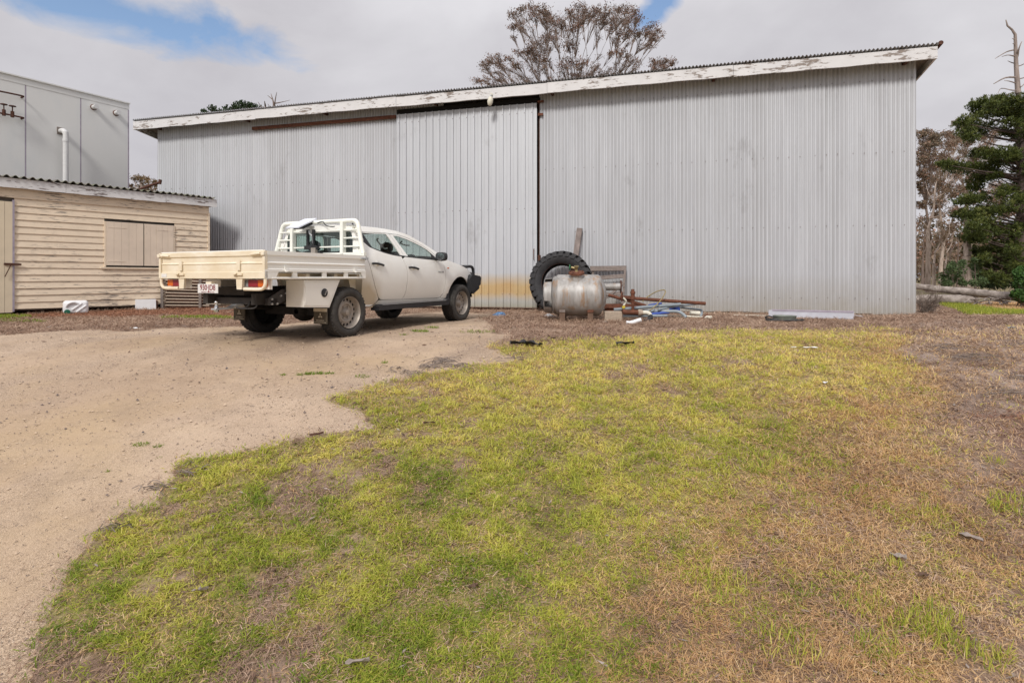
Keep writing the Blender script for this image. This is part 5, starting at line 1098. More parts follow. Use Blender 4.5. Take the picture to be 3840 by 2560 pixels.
# ================================================================ TREES
def grow(base, trunk, clumps, q, r0=.25, rt=.02, jit=.12):
    """skeleton: list of limb paths; each clump joins the nearest lower place of what has grown"""
    nodes = [Vector(p) for p in trunk]; rad = [r0 * (1 - .55 * i / max(1, len(trunk) - 1)) for i in range(len(trunk))]
    limbs = [([Vector(p) for p in trunk], [r0 * (1 - .55 * i / max(1, len(trunk) - 1)) for i in range(len(trunk))])]
    hub = len(trunk) - 1
    order = sorted(clumps, key=lambda c: (Vector(c[0]) - nodes[-1]).length)
    ends = []
    for c in order:
        t = Vector(c[0]); best = None
        for i, n in enumerate(nodes):
            d = t - n; L = d.length
            if L < .3: continue
            fan = d.dot((t - nodes[hub]).normalized()) / L if i > hub else .9; cost = L * (1 + 1.2 * max(0, .6 - d.z / L) + 7 * (1 - fan)) + (0 if rad[i] > rt * 1.3 else 2)
            if best is None or cost < best[0]: best = (cost, i)
        i = best[1]; a = nodes[i]; L = (t - a).length; k = max(4, int(L / .9)); m = a.lerp(t, .45) + Vector((q.uniform(-1, 1), q.uniform(-1, 1), q.uniform(-.6, .2))) * L * jit
        path = []; rs = []; ra = min(rad[i] * .75, rt + L * .016)
        for s in range(k + 1):
            f = s / k; p = (a * (1 - f) ** 2 + m * 2 * f * (1 - f) + t * f * f) + Vector((q.uniform(-1, 1), q.uniform(-1, 1), q.uniform(-1, 1))) * L * .018 * (0 < s < k)
            path.append(p); rs.append(max(rt * .5, ra * (1 - f) + rt * .5 * f))
        limbs.append((path, rs)); nodes += path[1:]; rad += rs[1:]; ends.append((path, c))
    return limbs, ends
def leaves_at(cs, ls, q, size, droop=.5, aspect=.28):
    n = len(cs); C = np.array(cs); d = q.normal(size=(n, 3)); d[:, 2] -= droop * 1.4; d /= np.linalg.norm(d, axis=1)[:, None]
    o = q.normal(size=(n, 3)); s = np.cross(d, o); s /= np.linalg.norm(s, axis=1)[:, None]; L = size * q.uniform(.6, 1.3, n)
    return C, d * (L / 2)[:, None], s * (L * aspect / 2)[:, None]
def tree(name, label, base, trunk, clumps, leafmat, barkmat, seed, r0=.25, rt=.02, nleaf=160, size=.2, twigs=9, droop=.5, group=None, cat='tree', aspect=.28, limb_name='branch', sparse=.0, down=.75):
    """clumps: (centre, rx, rz) in metres"""
    q = random.Random(seed); nq = np.random.default_rng(seed); B = Vector(base)
    root = thing(name, label, cat, B, 0, group)
    limbs, ends = grow(B, trunk, clumps, q, r0, rt)
    tm_ = MB(); tm_.tube([p - B for p in limbs[0][0]], limbs[0][1], 9, True, .04); tm_.build('trunk', barkmat, root, 50)
    lm = MB()
    for p, r in limbs[1:]: lm.tube([x - B for x in p], r, 6 if r[0] > .04 else 4, False)
    cs = []
    tw = MB()
    for path, c in ends:
        t = Vector(c[0]); rx, rz = c[1], c[2]; den = c[3] if len(c) > 3 else 1.
        root_p = path[int(len(path) * .55)]; nt = max(3, int(twigs * (.5 + rx))); tips = []
        for k in range(nt):
            a = q.uniform(0, 6.28); rr = math.sqrt(q.random()); e = t + Vector((math.cos(a) * rr * rx, math.sin(a) * rr * rx, q.uniform(-.35, 1) * rz)); st_ = path[q.randrange(int(len(path) * .45), len(path))]
            mid = st_.lerp(e, .5) + Vector((q.uniform(-.15, .15), q.uniform(-.15, .15), q.uniform(-.1, .15))) * rx; tw.tube([x - B for x in (st_, mid, e)], [rt * .5, rt * .34, rt * .18], 3, False); tips.append(e); tips.append(mid.lerp(e, .7))
        for k in range(int(nleaf * rx * max(.4, rz / rx) * den)):
            e = q.choice(tips); g = rx * .27; p = e + Vector((q.gauss(0, g), q.gauss(0, g), q.gauss(0, g) * down - .1 * g)); cs.append(tuple(p - B))
    lm.build(limb_name, barkmat, root, 50, False)
    tag(tw.build('twigs', barkmat, root, 0, False), kind='stuff')
    if cs:
        C, ax, ay = leaves_at(cs, None, nq, size, droop, aspect); tint = np.clip(nq.normal(.45, .22, len(cs)) + .25 * (fbm(C[:, 0] * .6 + C[:, 1], C[:, 2], .8, seed, 2) - .5) * 2, 0, 1)
        tag(quads('foliage', C, ax, ay, tint, leafmat, root), kind='stuff')
    return root
def clump_list(px, Y, depth, q):
    out = []
    for t in px:
        u, v, ru, rv = t[:4]; den = t[4] if len(t) > 4 else 1.; y = Y + q.uniform(-depth, depth); p = P(u, v, y); k = y / 2100; out.append(((p.x, p.y, p.z), ru * k, rv * k, den))
    return out
q0 = random.Random(4)
# great gum behind the shed
def c6(l): return [(1700 + x / 2.502, y / 2.502, rx / 2.502, ry / 2.502) + tuple(r) for x, y, rx, ry, *r in l]
BIG = c6([(560, 150, 60, 50), (640, 110, 50, 45), (730, 90, 75, 50, 1.3), (830, 110, 80, 50, 1.3), (880, 130, 40, 40), (560, 250, 60, 40), (620, 240, 60, 35), (650, 290, 50, 30, .6), (780, 160, 60, 50), (870, 210, 70, 45, 1.2), (960, 215, 90, 60, 1.3), (1010, 240, 70, 50), (1100, 280, 80, 40, 1.3), (1090, 110, 45, 35), (1170, 75, 70, 40, 1.1), (1240, 95, 50, 35), (1120, 160, 60, 40), (1210, 170, 90, 60, 1.3), (1290, 160, 70, 60, 1.2), (1350, 100, 60, 45, 1.1), (1430, 120, 80, 55, 1.3), (1410, 190, 110, 50, 1.4), (1510, 180, 50, 40, .9), (1550, 100, 60, 50), (1630, 90, 70, 45, 1.2), (1700, 140, 55, 50, .9), (1750, 180, 45, 60, .6), (1650, 180, 90, 60, .6), (1850, 270, 80, 45, 1.2), (1920, 300, 45, 40), (1870, 370, 80, 40, 1.1), (1810, 330, 40, 50, .6), (900, 350, 80, 40), (860, 380, 50, 50), (960, 370, 50, 30, .8), (1080, 450, 60, 80, .7), (760, 420, 80, 40), (720, 460, 60, 40), (790, 510, 90, 50, 1.3), (760, 550, 80, 50, 1.4), (860, 560, 60, 50), (620, 500, 60, 35), (690, 490, 40, 30), (420, 570, 80, 50, 1.3), (340, 580, 70, 45), (300, 620, 50, 50, .8), (450, 620, 50, 40, .7), (520, 560, 50, 40, .7), (590, 620, 60, 45), (230, 780, 60, 40, 1.1), (320, 790, 60, 40), (430, 770, 70, 60, 1.1), (560, 760, 50, 50, .4), (700, 780, 50, 35), (780, 680, 70, 45, .8), (1020, 640, 60, 60), (1130, 600, 60, 50), (1200, 600, 60, 60), (1060, 560, 70, 40, .6), (1500, 510, 60, 40), (1570, 500, 60, 40), (1640, 530, 40, 40, .7), (1490, 280, 60, 40, .6), (1560, 320, 60, 60, .7), (1620, 330, 60, 50), (1700, 320, 60, 45), (1740, 330, 30, 30), (1680, 580, 50, 40, .7), (1740, 600, 50, 40, .6), (1880, 600, 60, 60, 1.1), (1930, 650, 40, 40), (1990, 590, 70, 50, 1.1), (2060, 600, 45, 45, .8), (2000, 640, 60, 30, .7), (1330, 640, 50, 40, .5), (1250, 700, 60, 40), (1400, 700, 60, 40, .7), (1520, 680, 60, 40, .4), (1170, 720, 50, 30, .6)])
qe = random.Random(14); ex = []
for t_ in BIG:                                   # thin sprays under and beside each clump
    for k in range(2): ex.append((t_[0] + qe.gauss(0, 26) + (2160 - t_[0]) * .10 * k, t_[1] + qe.uniform(4, 46), t_[2] * qe.uniform(.5, .9), t_[3] * qe.uniform(.5, .9), .16))
BIG = BIG + [e for e in ex if e[1] < 330]
YB = 44.
bb_ = P(2140, 1000, YB); tb0 = [(bb_.x, YB, -.5), (bb_.x + .2, YB, 3), (bb_.x - .1, YB + .3, 6), (bb_.x + .2, YB, 8.5), (bb_.x + .2, YB, 11.)]
tree('gum_tree', 'large spreading gum tree with russet clumped crown rising behind the shed roof', (bb_.x, YB, -.5), tb0, clump_list(BIG, YB, 3.5, q0), K['gumleaf'], K['gumbark'], 5, .42, .034, 420, .20, 24, .35, None, 'tree', .28)
# small things over the roof on the left
y1 = 36.; L1 = [(775, 422, 16, 10), (800, 412, 18, 10), (830, 418, 16, 9), (860, 415, 20, 10), (885, 402, 18, 10, 1.2), (910, 392, 20, 12, 1.2), (940, 398, 20, 12, 1.2), (965, 408, 14, 10), (900, 420, 24, 8), (845, 426, 24, 7), (790, 432, 18, 6), (950, 424, 18, 9)]
p1 = P(870, 470, y1); tree('broadleaf_tree', 'dark green tree crown just showing over the left end of the shed roof', (p1.x, y1, -.3), [(p1.x, y1, -.3), (p1.x, y1, 4), (p1.x + .2, y1, 8.6)], clump_list(L1, y1, .8, q0), K['darkgreen'], K['gumbark'], 8, .22, .03, 900, .17, 14, .1, None, 'tree', .55)
def bare(name, label, base_px, Y, limbs_px, r0, mat, seed, group=None):
    q = random.Random(seed); b = P(*base_px, Y); g = gzf(b.x, Y); root = thing(name, label, 'tree', (b.x, Y, g - .1), 0, group); m = MB(); B = Vector((b.x, Y, g - .1))
    m.tube([(0, 0, 0), (0, 0, (b.z - B.z) * .5), tuple(b - B)], [r0 * 1.7, r0 * 1.3, r0], 8, False, .05); m.build('trunk', mat, root, 50)
    for lp in limbs_px:
        w = [P(u, v, Y + q.uniform(-.3, .3) * (i > 0)) - B for i, (u, v, *_) in enumerate(lp)]; rr = lp[0][2] if len(lp[0]) > 2 else r0 * .8
        mm = MB(); mm.tube(spline(w, 4), [rr * (1 - .8 * i / (4 * (len(w) - 1))) for i in range(4 * (len(w) - 1) + 1)], 5, True, .08); mm.build('branch', mat, root, 50)
    return root
bare('dead_tree', 'bare dead branches sticking up over the left part of the shed roof', (1026, 420), 34., [[(1000, 416, .09), (995, 398), (992, 380)], [(1000, 412, .05), (980, 402), (968, 383)], [(1028, 412, .07), (1024, 380), (1016, 352)], [(1028, 405, .05), (1033, 370), (1038, 346)], [(1033, 388, .04), (1055, 384), (1088, 376)], [(1020, 372, .03), (1008, 362), (1003, 358)], [(1020, 415, .04), (1012, 402), (1004, 390)]], .10, K['gumbark'], 2)
y2 = 62.; L2 = [(502, 668, 14, 8), (520, 672, 16, 8), (535, 668, 22, 7, 1.3), (552, 674, 14, 7), (575, 682, 18, 9, 1.2), (585, 695, 10, 10), (540, 692, 20, 8), (555, 706, 16, 8), (510, 712, 14, 10), (525, 700, 12, 6, .6), (490, 698, 8, 8), (565, 716, 20, 9), (498, 722, 12, 8)]
p2 = P(540, 800, y2); tree('gum_tree', 'small far golden brown gum tree in the gap between cold room and shed', (p2.x, y2, -.3), [(p2.x, y2, -.3), (p2.x - .2, y2, 3.5), (p2.x + .2, y2, 7.5)], clump_list(L2, y2, 1., q0), K['gumleaf_gold'], K['palebark'], 9, .22, .035, 430, .26, 14, .1, None, 'tree', .4)
# gums right of the shed
def c7(l): return [(3240 + x / 1.3067, 40 + y / 1.3067, rx / 1.3067, ry / 1.3067) + tuple(r) for x, y, rx, ry, *r in l]
GA = c7([(285, 610, 22, 18), (310, 600, 28, 18, 1.2), (340, 620, 26, 20, 1.2), (300, 650, 28, 20, 1.2), (345, 660, 24, 20), (280, 690, 16, 20), (320, 700, 30, 20, 1.2), (300, 740, 28, 24), (340, 760, 30, 24), (290, 800, 24, 26), (330, 830, 30, 24), (275, 860, 14, 26), (310, 900, 30, 24, .8), (280, 960, 18, 24, .7), (340, 940, 26, 24, .8), (300, 1020, 30, 24, .5)])
GB = c7([(390, 610, 26, 18, 1.1), (420, 620, 24, 20), (400, 660, 34, 24, 1.2), (440, 650, 22, 24), (380, 720, 30, 20, 1.2), (420, 730, 26, 24), (390, 780, 34, 24), (440, 800, 28, 26), (360, 840, 28, 26), (410, 860, 34, 26), (450, 900, 26, 28), (380, 930, 30, 26, .8), (430, 980, 30, 28, .8), (370, 1010, 26, 26, .6), (440, 1060, 28, 28, .6), (400, 1110, 30, 28, .4)])
GC = c7([(470, 560, 22, 22, 1.1), (500, 570, 20, 24), (480, 620, 28, 26), (520, 640, 24, 26), (500, 700, 28, 26), (540, 720, 24, 26), (470, 780, 26, 26), (520, 830, 30, 28), (560, 800, 26, 26), (480, 880, 28, 28), (530, 930, 30, 28, .7), (580, 680, 26, 30), (600, 620, 26, 26), (640, 600, 26, 24), (620, 700, 30, 28), (640, 860, 30, 28), (660, 930, 26, 30), (590, 900, 30, 28), (690, 1000, 26, 30, .8), (730, 960, 26, 26, .8)])
qg = random.Random(23)
for l_ in (GA, GB, GC):
    l_ += [(t_[0] + qg.gauss(0, 16), t_[1] + qg.uniform(-8, 30), t_[2] * .8, t_[3] * .8, .6) for t_ in list(l_) for k in range(2)]
for lab, cl, uu, Y, sd_, bk_, r_ in (('slender brown gum tree closest to the right corner of the shed', GA, 3475, 33., 31, 'gumbark', .13), ('brown gum tree with pale bare limbs between shed corner and pine', GB, 3525, 37., 32, 'palebark', .14), ('taller gum tree half hidden behind the dark pine', GC, 3630, 41., 33, 'palebark', .18)):
    b = P(uu, 1060, Y); g = gzf(b.x, Y); mid = P(uu + 15, 900, Y); topp = P(uu - 5, 760, Y)
    tree('gum_tree', lab, (b.x, Y, g - .2), [(b.x, Y, g - .2), (mid.x - .2, Y, mid.z * .5), tuple(mid), tuple(topp)], clump_list(cl, Y, 2.2, q0), K['olive'], K[bk_], sd_, r_, .020, 800, .17, 20, .35, 'gums behind the right end of the shed', 'tree', .3)
bare('dead_gum', 'pale forked dead limbs among the gums right of the shed corner', (3480, 860), 30., [[(3480, 860, .075), (3500, 790), (3505, 720), (3512, 680)], [(3480, 858, .06), (3455, 830), (3440, 812)], [(3484, 820, .05), (3520, 810), (3560, 795)], [(3500, 760, .03), (3480, 720), (3472, 690)], [(3502, 745, .03), (3540, 725), (3555, 718)], [(3490, 880, .04), (3520, 870), (3530, 830)]], .085, K['palebark'], 3)
for i, (uu, Y, vt, lab) in enumerate(((3502, 28., 900, 'slim pale bare trunk just right of the shed corner'), (3560, 44., 880, 'thin dark bare trunk in the middle of the gap'), (3590, 39., 850, 'thin leaning bare trunk left of the peeling gum'), (3546, 31., 930, 'short broken pale trunk behind the green shrubs'), (3460, 38., 850, 'dark trunk nearest the shed wall edge'))):
    bare('bare_sapling', lab, (uu, 990), Y, [[(uu, 990, .055), (uu + 4, (990 + vt) / 2), (uu - 3, vt)], [(uu + 2, 950, .04), (uu + 22, 915), (uu + 30, 870)], [(uu, 930, .035), (uu - 18, 900), (uu - 24, 850)], [(uu + 2, 900, .03), (uu + 14, 870), (uu + 12, 830)]], .065, K['palebark'] if i in (0, 3) else K['gumbark'], 40 + i, 'bare trunks right of the shed')
pg = bare('peeling_gum', 'stout gum trunk with orange peeling bark behind the fallen log', (3630, 960), 25., [[(3630, 962, .17), (3625, 900), (3620, 830), (3622, 760)], [(3628, 900, .08), (3650, 850), (3690, 800)]], .19, K['palebark'], 6)
# dark pine with a dead top
PY = 24.; pb = P(3832, 1080, PY); pgz = gzf(pb.x, PY)
PC = c7([(545, 470, 30, 22), (590, 455, 42, 26, 1.2), (640, 450, 42, 26, 1.2), (680, 445, 30, 22), (560, 510, 40, 24), (620, 500, 50, 26), (680, 495, 40, 26), (490, 550, 30, 24), (530, 545, 40, 26), (500, 590, 36, 24), (560, 590, 44, 26), (520, 625, 30, 20), (620, 560, 46, 26, .8), (720, 480, 44, 30, 1.2), (770, 450, 44, 34, 1.2), (740, 530, 50, 30, 1.2), (790, 520, 40, 30), (700, 590, 46, 28, .7), (760, 600, 40, 30), (400, 755, 30, 16), (440, 770, 40, 20), (490, 770, 44, 24, 1.2), (540, 780, 44, 28, 1.2), (590, 770, 44, 30, 1.2), (560, 700, 40, 20), (610, 705, 46, 26, 1.1), (650, 740, 44, 32, 1.2), (690, 700, 44, 26), (730, 720, 40, 26, .9), (560, 830, 40, 26), (610, 820, 36, 26, .8), (540, 870, 30, 20), (640, 790, 40, 26, .7), (760, 690, 40, 30), (770, 790, 40, 30), (740, 860, 44, 30), (780, 900, 40, 30), (690, 880, 30, 22, .6), (480, 935, 34, 20), (520, 930, 40, 24, 1.2), (570, 920, 44, 26, 1.2), (470, 1000, 30, 22), (520, 1000, 46, 32, 1.3), (580, 990, 50, 34, 1.3), (640, 980, 46, 30, 1.1), (700, 970, 40, 30, .8), (740, 930, 40, 26), (540, 1060, 46, 30, 1.3), (600, 1060, 50, 34, 1.3), (510, 1110, 34, 26), (560, 1120, 46, 30, 1.2), (640, 1080, 44, 30, 1.1), (700, 1090, 50, 34, 1.2), (760, 1060, 40, 30), (540, 1180, 36, 26), (600, 1190, 50, 32, 1.3), (660, 1160, 50, 34, 1.2), (720, 1160, 46, 34), (570, 1240, 40, 28), (630, 1260, 50, 34, 1.2), (690, 1230, 46, 34, 1.2), (740, 1220, 40, 32), (600, 1310, 40, 28), (660, 1320, 50, 30, 1.1), (720, 1300, 46, 30, 1.1), (770, 1280, 40, 30), (820, 600, 50, 40), (830, 760, 50, 40), (830, 980, 50, 40), (830, 1150, 50, 40), (830, 1280, 50, 40), (860, 480, 40, 40)])
q1 = random.Random(12)
pine = thing('pine_tree', 'dark green pine tree with a tall bare dead top at the right edge', 'tree', (pb.x, PY, pgz - .1)); PB = Vector((pb.x, PY, pgz - .1))
tpts = [(3834, 1085, .26), (3838, 900, .24), (3836, 700, .21), (3832, 500, .17), (3818, 350, .09), (3811, 250, .07), (3807, 130, .048), (3795, 112, .036), (3778, 97, .03), (3772, 75, .015)]
MB().tube([P(u, v, PY) - PB for u, v, r in tpts], [r for u, v, r in tpts], 9, True, .06).build('trunk', K['pinebark'], pine, 50)
MB().tube([P(u, v, PY - .02) - PB for u, v, r in tpts[4:]], [r * 1.12 for u, v, r in tpts[4:]], 9, True, .06).build('dead_top', K['snag'], pine, 50)
for lp in ([(3806, 187, .035), (3775, 195), (3732, 220)], [(3806, 212, .03), (3780, 207), (3757, 213)], [(3812, 240, .03), (3795, 236), (3779, 229)], [(3808, 290, .045), (3770, 292), (3726, 315)], [(3808, 312, .03), (3785, 305), (3766, 303)], [(3812, 340, .03), (3790, 338), (3755, 332), (3742, 350)], [(3812, 345, .03), (3795, 348), (3772, 357)], [(3815, 215, .04), (3822, 180), (3832, 157)], [(3815, 250, .03), (3830, 245), (3845, 238)], [(3815, 298, .03), (3840, 292), (3860, 285)], [(3806, 150, .02), (3798, 146), (3795, 144)], [(3806, 168, .02), (3800, 165), (3797, 164)], [(3817, 330, .03), (3835, 322), (3850, 300)]):
    w = [P(u, v, PY + q1.uniform(-.25, .25) * (i > 0)) - PB for i, (u, v, *_) in enumerate(lp)]; k = 3 * (len(w) - 1) + 1
    MB().tube(spline(w, 3), [lp[0][2] * (1 - .75 * i / k) for i in range(k)], 5, True, .1).build('dead_branch', K['snag'], pine, 50)
PC = PC + [(t_[0] + q1.gauss(0, 16), t_[1] + q1.gauss(4, 12), t_[2] * .7, t_[3] * .8, .6) for t_ in PC if t_[1] > 800 or t_[0] > 3720]
pcs = []; pd = []; lm = MB(); pt = []
for (u, v, ru, rv, *dd) in PC:
    y = PY + q1.uniform(-1.4, 1.4); c = P(u, v, y) - PB; k = y / 2100; rx, rz = ru * k * 1.2, rv * k * 1.2; den = dd[0] if dd else 1.
    tv = v + 40; a = P(float(np.interp(tv, [300, 1085], [3815, 3834])), min(1040, tv), PY) - PB; lm.tube([a, a.lerp(c, .5) + Vector((0, 0, -.06)), c], [.05, .03, .012], 4, False)
    for j in range(int(100 * den)):
        d = Vector((q1.gauss(0, 1), q1.gauss(0, 1), q1.gauss(0, 1))).normalized() * (q1.random() ** .5 * q1.choice((.8, 1, 1, 1.3))); tc_ = c + Vector((d.x * rx, d.y * rx * .9, d.z * rz)); ax = Vector((d.x * .6 + q1.gauss(0, .25), d.y * .6 + q1.gauss(0, .25), .75 + q1.gauss(0, .2))).normalized(); tn = q1.gauss(.42, .18) + .25 * d.z
        for s_ in range(9):
            dr_ = (ax + Vector((q1.gauss(0, .6), q1.gauss(0, .6), q1.gauss(0, .6)))).normalized(); pcs.append(tuple(tc_ + dr_ * .07)); pd.append(tuple(dr_)); pt.append(tn + q1.gauss(0, .1))
lm.build('branch', K['pinebark'], pine, 50, False)
C = np.array(pcs); D = np.array(pd); nq = np.random.default_rng(3); S = np.cross(D, nq.normal(size=D.shape)); S /= np.linalg.norm(S, axis=1)[:, None]
tag(quads('needles', C, D * .075, S * .013, np.clip(np.array(pt), 0, 1), K['pineleaf'], pine), kind='stuff')
# shrubs
def shrub(name, label, px, Y, leafmat, seed, size=.07, n=420, group=None, stems=7, asp=.45, depth=.5):
    q = random.Random(seed); nq = np.random.default_rng(seed); us = [t[0] for t in px]; b = P(sum(us) / len(us), 1080, Y); g = gzf(b.x, Y); root = thing(name, label, 'shrub', (b.x, Y, g), 0, group); B = Vector((b.x, Y, g)); cs = []; st_ = MB()
    for (u, v, ru, rv) in px:
        y = Y + q.uniform(-depth, depth); c = P(u, v, y) - B; rx, rz = ru * y / 2100, rv * y / 2100; st_.tube([(q.uniform(-.1, .1), q.uniform(-.1, .1), 0), (c.x * .4, c.y * .4, c.z * .5), tuple(c)], [.02, .014, .006], 4, False)
        for j in range(int(n * max(.3, ru / 25))):
            d = Vector((q.gauss(0, 1), q.gauss(0, 1), q.gauss(0, 1))).normalized() * (q.random() ** .45); cs.append(tuple(c + Vector((d.x * rx, d.y * rx, d.z * rz))))
    st_.build('stems', K['gumbark'], root, 50, False)
    C, ax, ay = leaves_at(cs, None, nq, size, -.2, asp); tag(quads('foliage', C, ax, ay, np.clip(nq.normal(.45, .25, len(cs)), 0, 1), leafmat, root), kind='stuff'); return root
shrub('green_shrub', 'soft green shrub behind the fallen log left of the peeling gum', [(3535, 1040, 22, 25), (3565, 1010, 22, 20), (3580, 1045, 28, 25), (3600, 1015, 22, 26), (3570, 990, 16, 12), (3610, 985, 16, 14), (3550, 1062, 25, 12), (3610, 1060, 20, 14)], 22., K['shrub'], 61, .10, 300, 'shrubs behind the log')
shrub('green_shrub', 'soft green shrub behind the fallen log right of the peeling gum', [(3655, 1000, 16, 18), (3665, 1030, 20, 22), (3680, 1055, 24, 18), (3650, 1060, 16, 14), (3655, 975, 12, 10)], 23., K['shrub'], 62, .10, 300, 'shrubs behind the log')
shrub('green_shrub', 'low dark shrub under the pine behind the log', [(3700, 1065, 30, 18), (3740, 1070, 30, 18), (3780, 1065, 30, 20), (3820, 1065, 30, 22)], 23.5, K['darkgreen'], 63, .10, 260, 'shrubs behind the log')
shrub('glossy_bush', 'bright glossy green bush at the right edge before the end of the log', [(3815, 1030, 16, 22), (3835, 1015, 18, 20), (3825, 1065, 22, 22), (3815, 1100, 20, 18), (3845, 1050, 24, 30), (3850, 1105, 26, 28), (3830, 1120, 24, 14), (3870, 1070, 26, 40), (3800, 1105, 10, 10), (3822, 1008, 8, 8)], 14.6, K['bush'], 64, .085, 420, None, 7, .42, .3)
ds_ = thing('dry_shrub', 'dry grey leafless shrub at the foot of the right corner of the shed', 'shrub', tuple(G(3478, 1172))); q2 = random.Random(9); m = MB()
for i in range(120):
    a = q2.uniform(0, 6.28); e = Vector((math.cos(a) * q2.uniform(.05, .42), math.sin(a) * .3, q2.uniform(.1, .62) * (1.25 if i % 5 == 0 else .8))); s_ = Vector((q2.uniform(-.12, .12), q2.uniform(-.1, .1), 0)); md = s_.lerp(e, .5) + Vector((q2.uniform(-.08, .08), q2.uniform(-.08, .08), .04)); m.tube([s_, md, e], [.005, .004, .002], 3, False)
    for k in range(2): m.tube([md.lerp(e, .5), md.lerp(e, .5) + Vector((q2.uniform(-.14, .14), q2.uniform(-.1, .1), q2.uniform(-.05, .14)))], [.003, .0015], 3, False)
tag(m.build('twigs', K['twigs'], ds_, 0, False), kind='stuff')
# logs
def log(name, label, pts, rs, seed, mat=None):
    w = [P(*p) for p in pts]; o = thing(name, label, 'log', w[0], 0, 'fallen logs right of the shed'); random.seed(seed); sp_ = spline([p - w[0] for p in w], 8); n = len(sp_)
    rr = [float(np.interp(i / (n - 1), np.linspace(0, 1, len(rs)), rs)) * random.uniform(.96, 1.04) for i in range(n)]
    MB().tube(sp_, rr, 18, True, .045).build('trunk', mat or K['log'], o, 60); return o
lg = log('fallen_log', 'long pale fallen log lying on top beyond the shed corner', [(3380, 1060, 17.8), (3447, 1075, 17.3), (3600, 1092, 16.4), (3720, 1104, 15.7), (3830, 1114, 15.2)], [.09, .095, .105, .115, .115], 1)
lg2 = log('fallen_log', 'short thick grey log lying on the ground under the long log', [(3400, 1122, 16.9), (3520, 1121, 16.6), (3600, 1125, 16.3), (3665, 1124, 16.1)], [.12, .13, .15, .13], 2)
m = MB()
for i in range(26):
    u = random.uniform(3640, 3800); a = P(u, random.uniform(1118, 1138), random.uniform(15.2, 15.8)); b = P(u + random.uniform(-60, 60), random.uniform(1112, 1146), random.uniform(14.9, 15.6)); m.tube([a, (a + b) / 2 + Vector((0, 0, random.uniform(0, .06))), b], [.02, .018, .01], 5, False)
tag(m.build('dead_branches', K['log'], None, 50, False), kind='stuff')['label'] = 'tangle of dead branches under the right end of the long log'
# far wood and hill
fw = []; nq = np.random.default_rng(77); n = 48000
X = nq.uniform(22, 150, n) ; Yw = nq.uniform(70, 130, n); h = 3 + 9 * fbm(X, Yw, .12, 5); Z = nq.random(n) ** .7 * h
X2 = nq.uniform(-150, -5, n); Yw2 = nq.uniform(90, 150, n); Z2 = nq.random(n) ** .7 * (3 + 6 * fbm(X2, Yw2, .12, 6))
C = np.stack([np.concatenate([X, X2]), np.concatenate([Yw, Yw2]), np.concatenate([Z, Z2])], 1); N = 2 * n
A = nq.normal(size=(N, 3)); A /= np.linalg.norm(A, axis=1)[:, None]; S = np.cross(A, nq.normal(size=(N, 3))); S /= np.linalg.norm(S, axis=1)[:, None]
o = quads('far_wood', C, A * .36, S * .2, np.clip(nq.normal(.4, .25, N), 0, 1), K['olive'], None); tag(o, kind='stuff')
hl = MB(); nx = 60
for j, (yy, hh) in enumerate(((380, -2), (480, 16), (620, 26), (760, 18), (880, -4))):
    for i in range(nx + 1): x = -900 + 1800 * i / nx; hl.v.append((x, yy, hh * (.55 + .9 * float(fbm(x, yy, .006, 12))) if hh > 0 else hh))
for j in range(4):
    for i in range(nx): a = j * (nx + 1) + i; hl.f.append((a, a + 1, a + nx + 2, a + nx + 1))
tag(hl.build('hills', plain('bluish_wooded_hill', (.10, .12, .15), .95, 0, .25, .05), None, 60, False), kind='structure')
# ================================================================ GRASS, THATCH, LITTER
def scatter(n, y0, y1, pw, seed):
    """points thinning out with distance as (x, y)"""
    g = np.random.default_rng(seed); u = g.random(n); e = 2 - pw
    y = (y0 ** e + u * (y1 ** e - y0 ** e)) ** (1 / e); x = g.uniform(-1.0, 1.0, n) * (y * 1.10 + .55); return x, y, g
def stems(name, x, y, g, hgt, lean, wid, tint, mat, rise=.9, flat=0.):
    n = len(x); a = g.uniform(0, 2 * np.pi, n); L = hgt * g.uniform(.55, 1.35, n); t = np.clip(g.normal(lean, .28, n), .02, 1.35)
    base = np.stack([x, y, gz(x, y) + .004], 1); d = np.stack([np.cos(a) * np.sin(t), np.sin(a) * np.sin(t), np.cos(t)], 1)
    tip = base + d * L[:, None]; bend = np.stack([np.zeros(n), np.zeros(n), L * .10 * np.sin(t)], 1) ; side = np.stack([-np.sin(a), np.cos(a), g.normal(0, .35, n)], 1); side /= np.linalg.norm(side, axis=1)[:, None]
    if flat: base[:, 2] += g.uniform(0, flat, n); tip[:, 2] = np.maximum(tip[:, 2], gz(tip[:, 0], tip[:, 1]) + .004)
    return blades(name, base, tip, wid, side, np.clip(tint, 0, 1), mat, bend)
def grow_scale(y): return np.clip(y / 3.4, .8, 3.2) ** .62
x, y, g = scatter(960000, 2.0, 12.0, 1.75, 101); z = zones(x, y)
big = fbm(x, y, 1.1, 51, 4); fine_ = fbm(x, y, 5.0, 61, 3); tuft = fbm(x, y, 13.0, 71, 2)
lawn = ~zones(x + g.normal(0, .045, len(x)), y + g.normal(0, .045, len(y)))['gravel']
edge = inpoly(z['u'] - 60, z['v'] + 20, GRAVEL) | inpoly(z['u'] - 30, z['v'] - 30, GRAVEL)          # lush rim beside the gravel
bare_ = holes(x, y, z) * .80
dens = (1 - z['strip']) * (1 - z['dirt'] * .93) * (1 - bare_)
mixn = fbm(x, y, 2.3, 81, 3)
pg_ = np.clip(1 - z['straw'] * (.78 + 1.1 * (mixn - .5)), .03, 1) * dens * (.6 + .75 * sstep(.36, .6, tuft)) * .62 * (1 - .30 * sstep(4, 7.5, y))
keep = lawn & (g.random(len(x)) < pg_); xs_, ys_ = x[keep], y[keep]; gs = grow_scale(ys_); hz_ = .62 + .7 * sstep(.38, .7, tuft[keep])
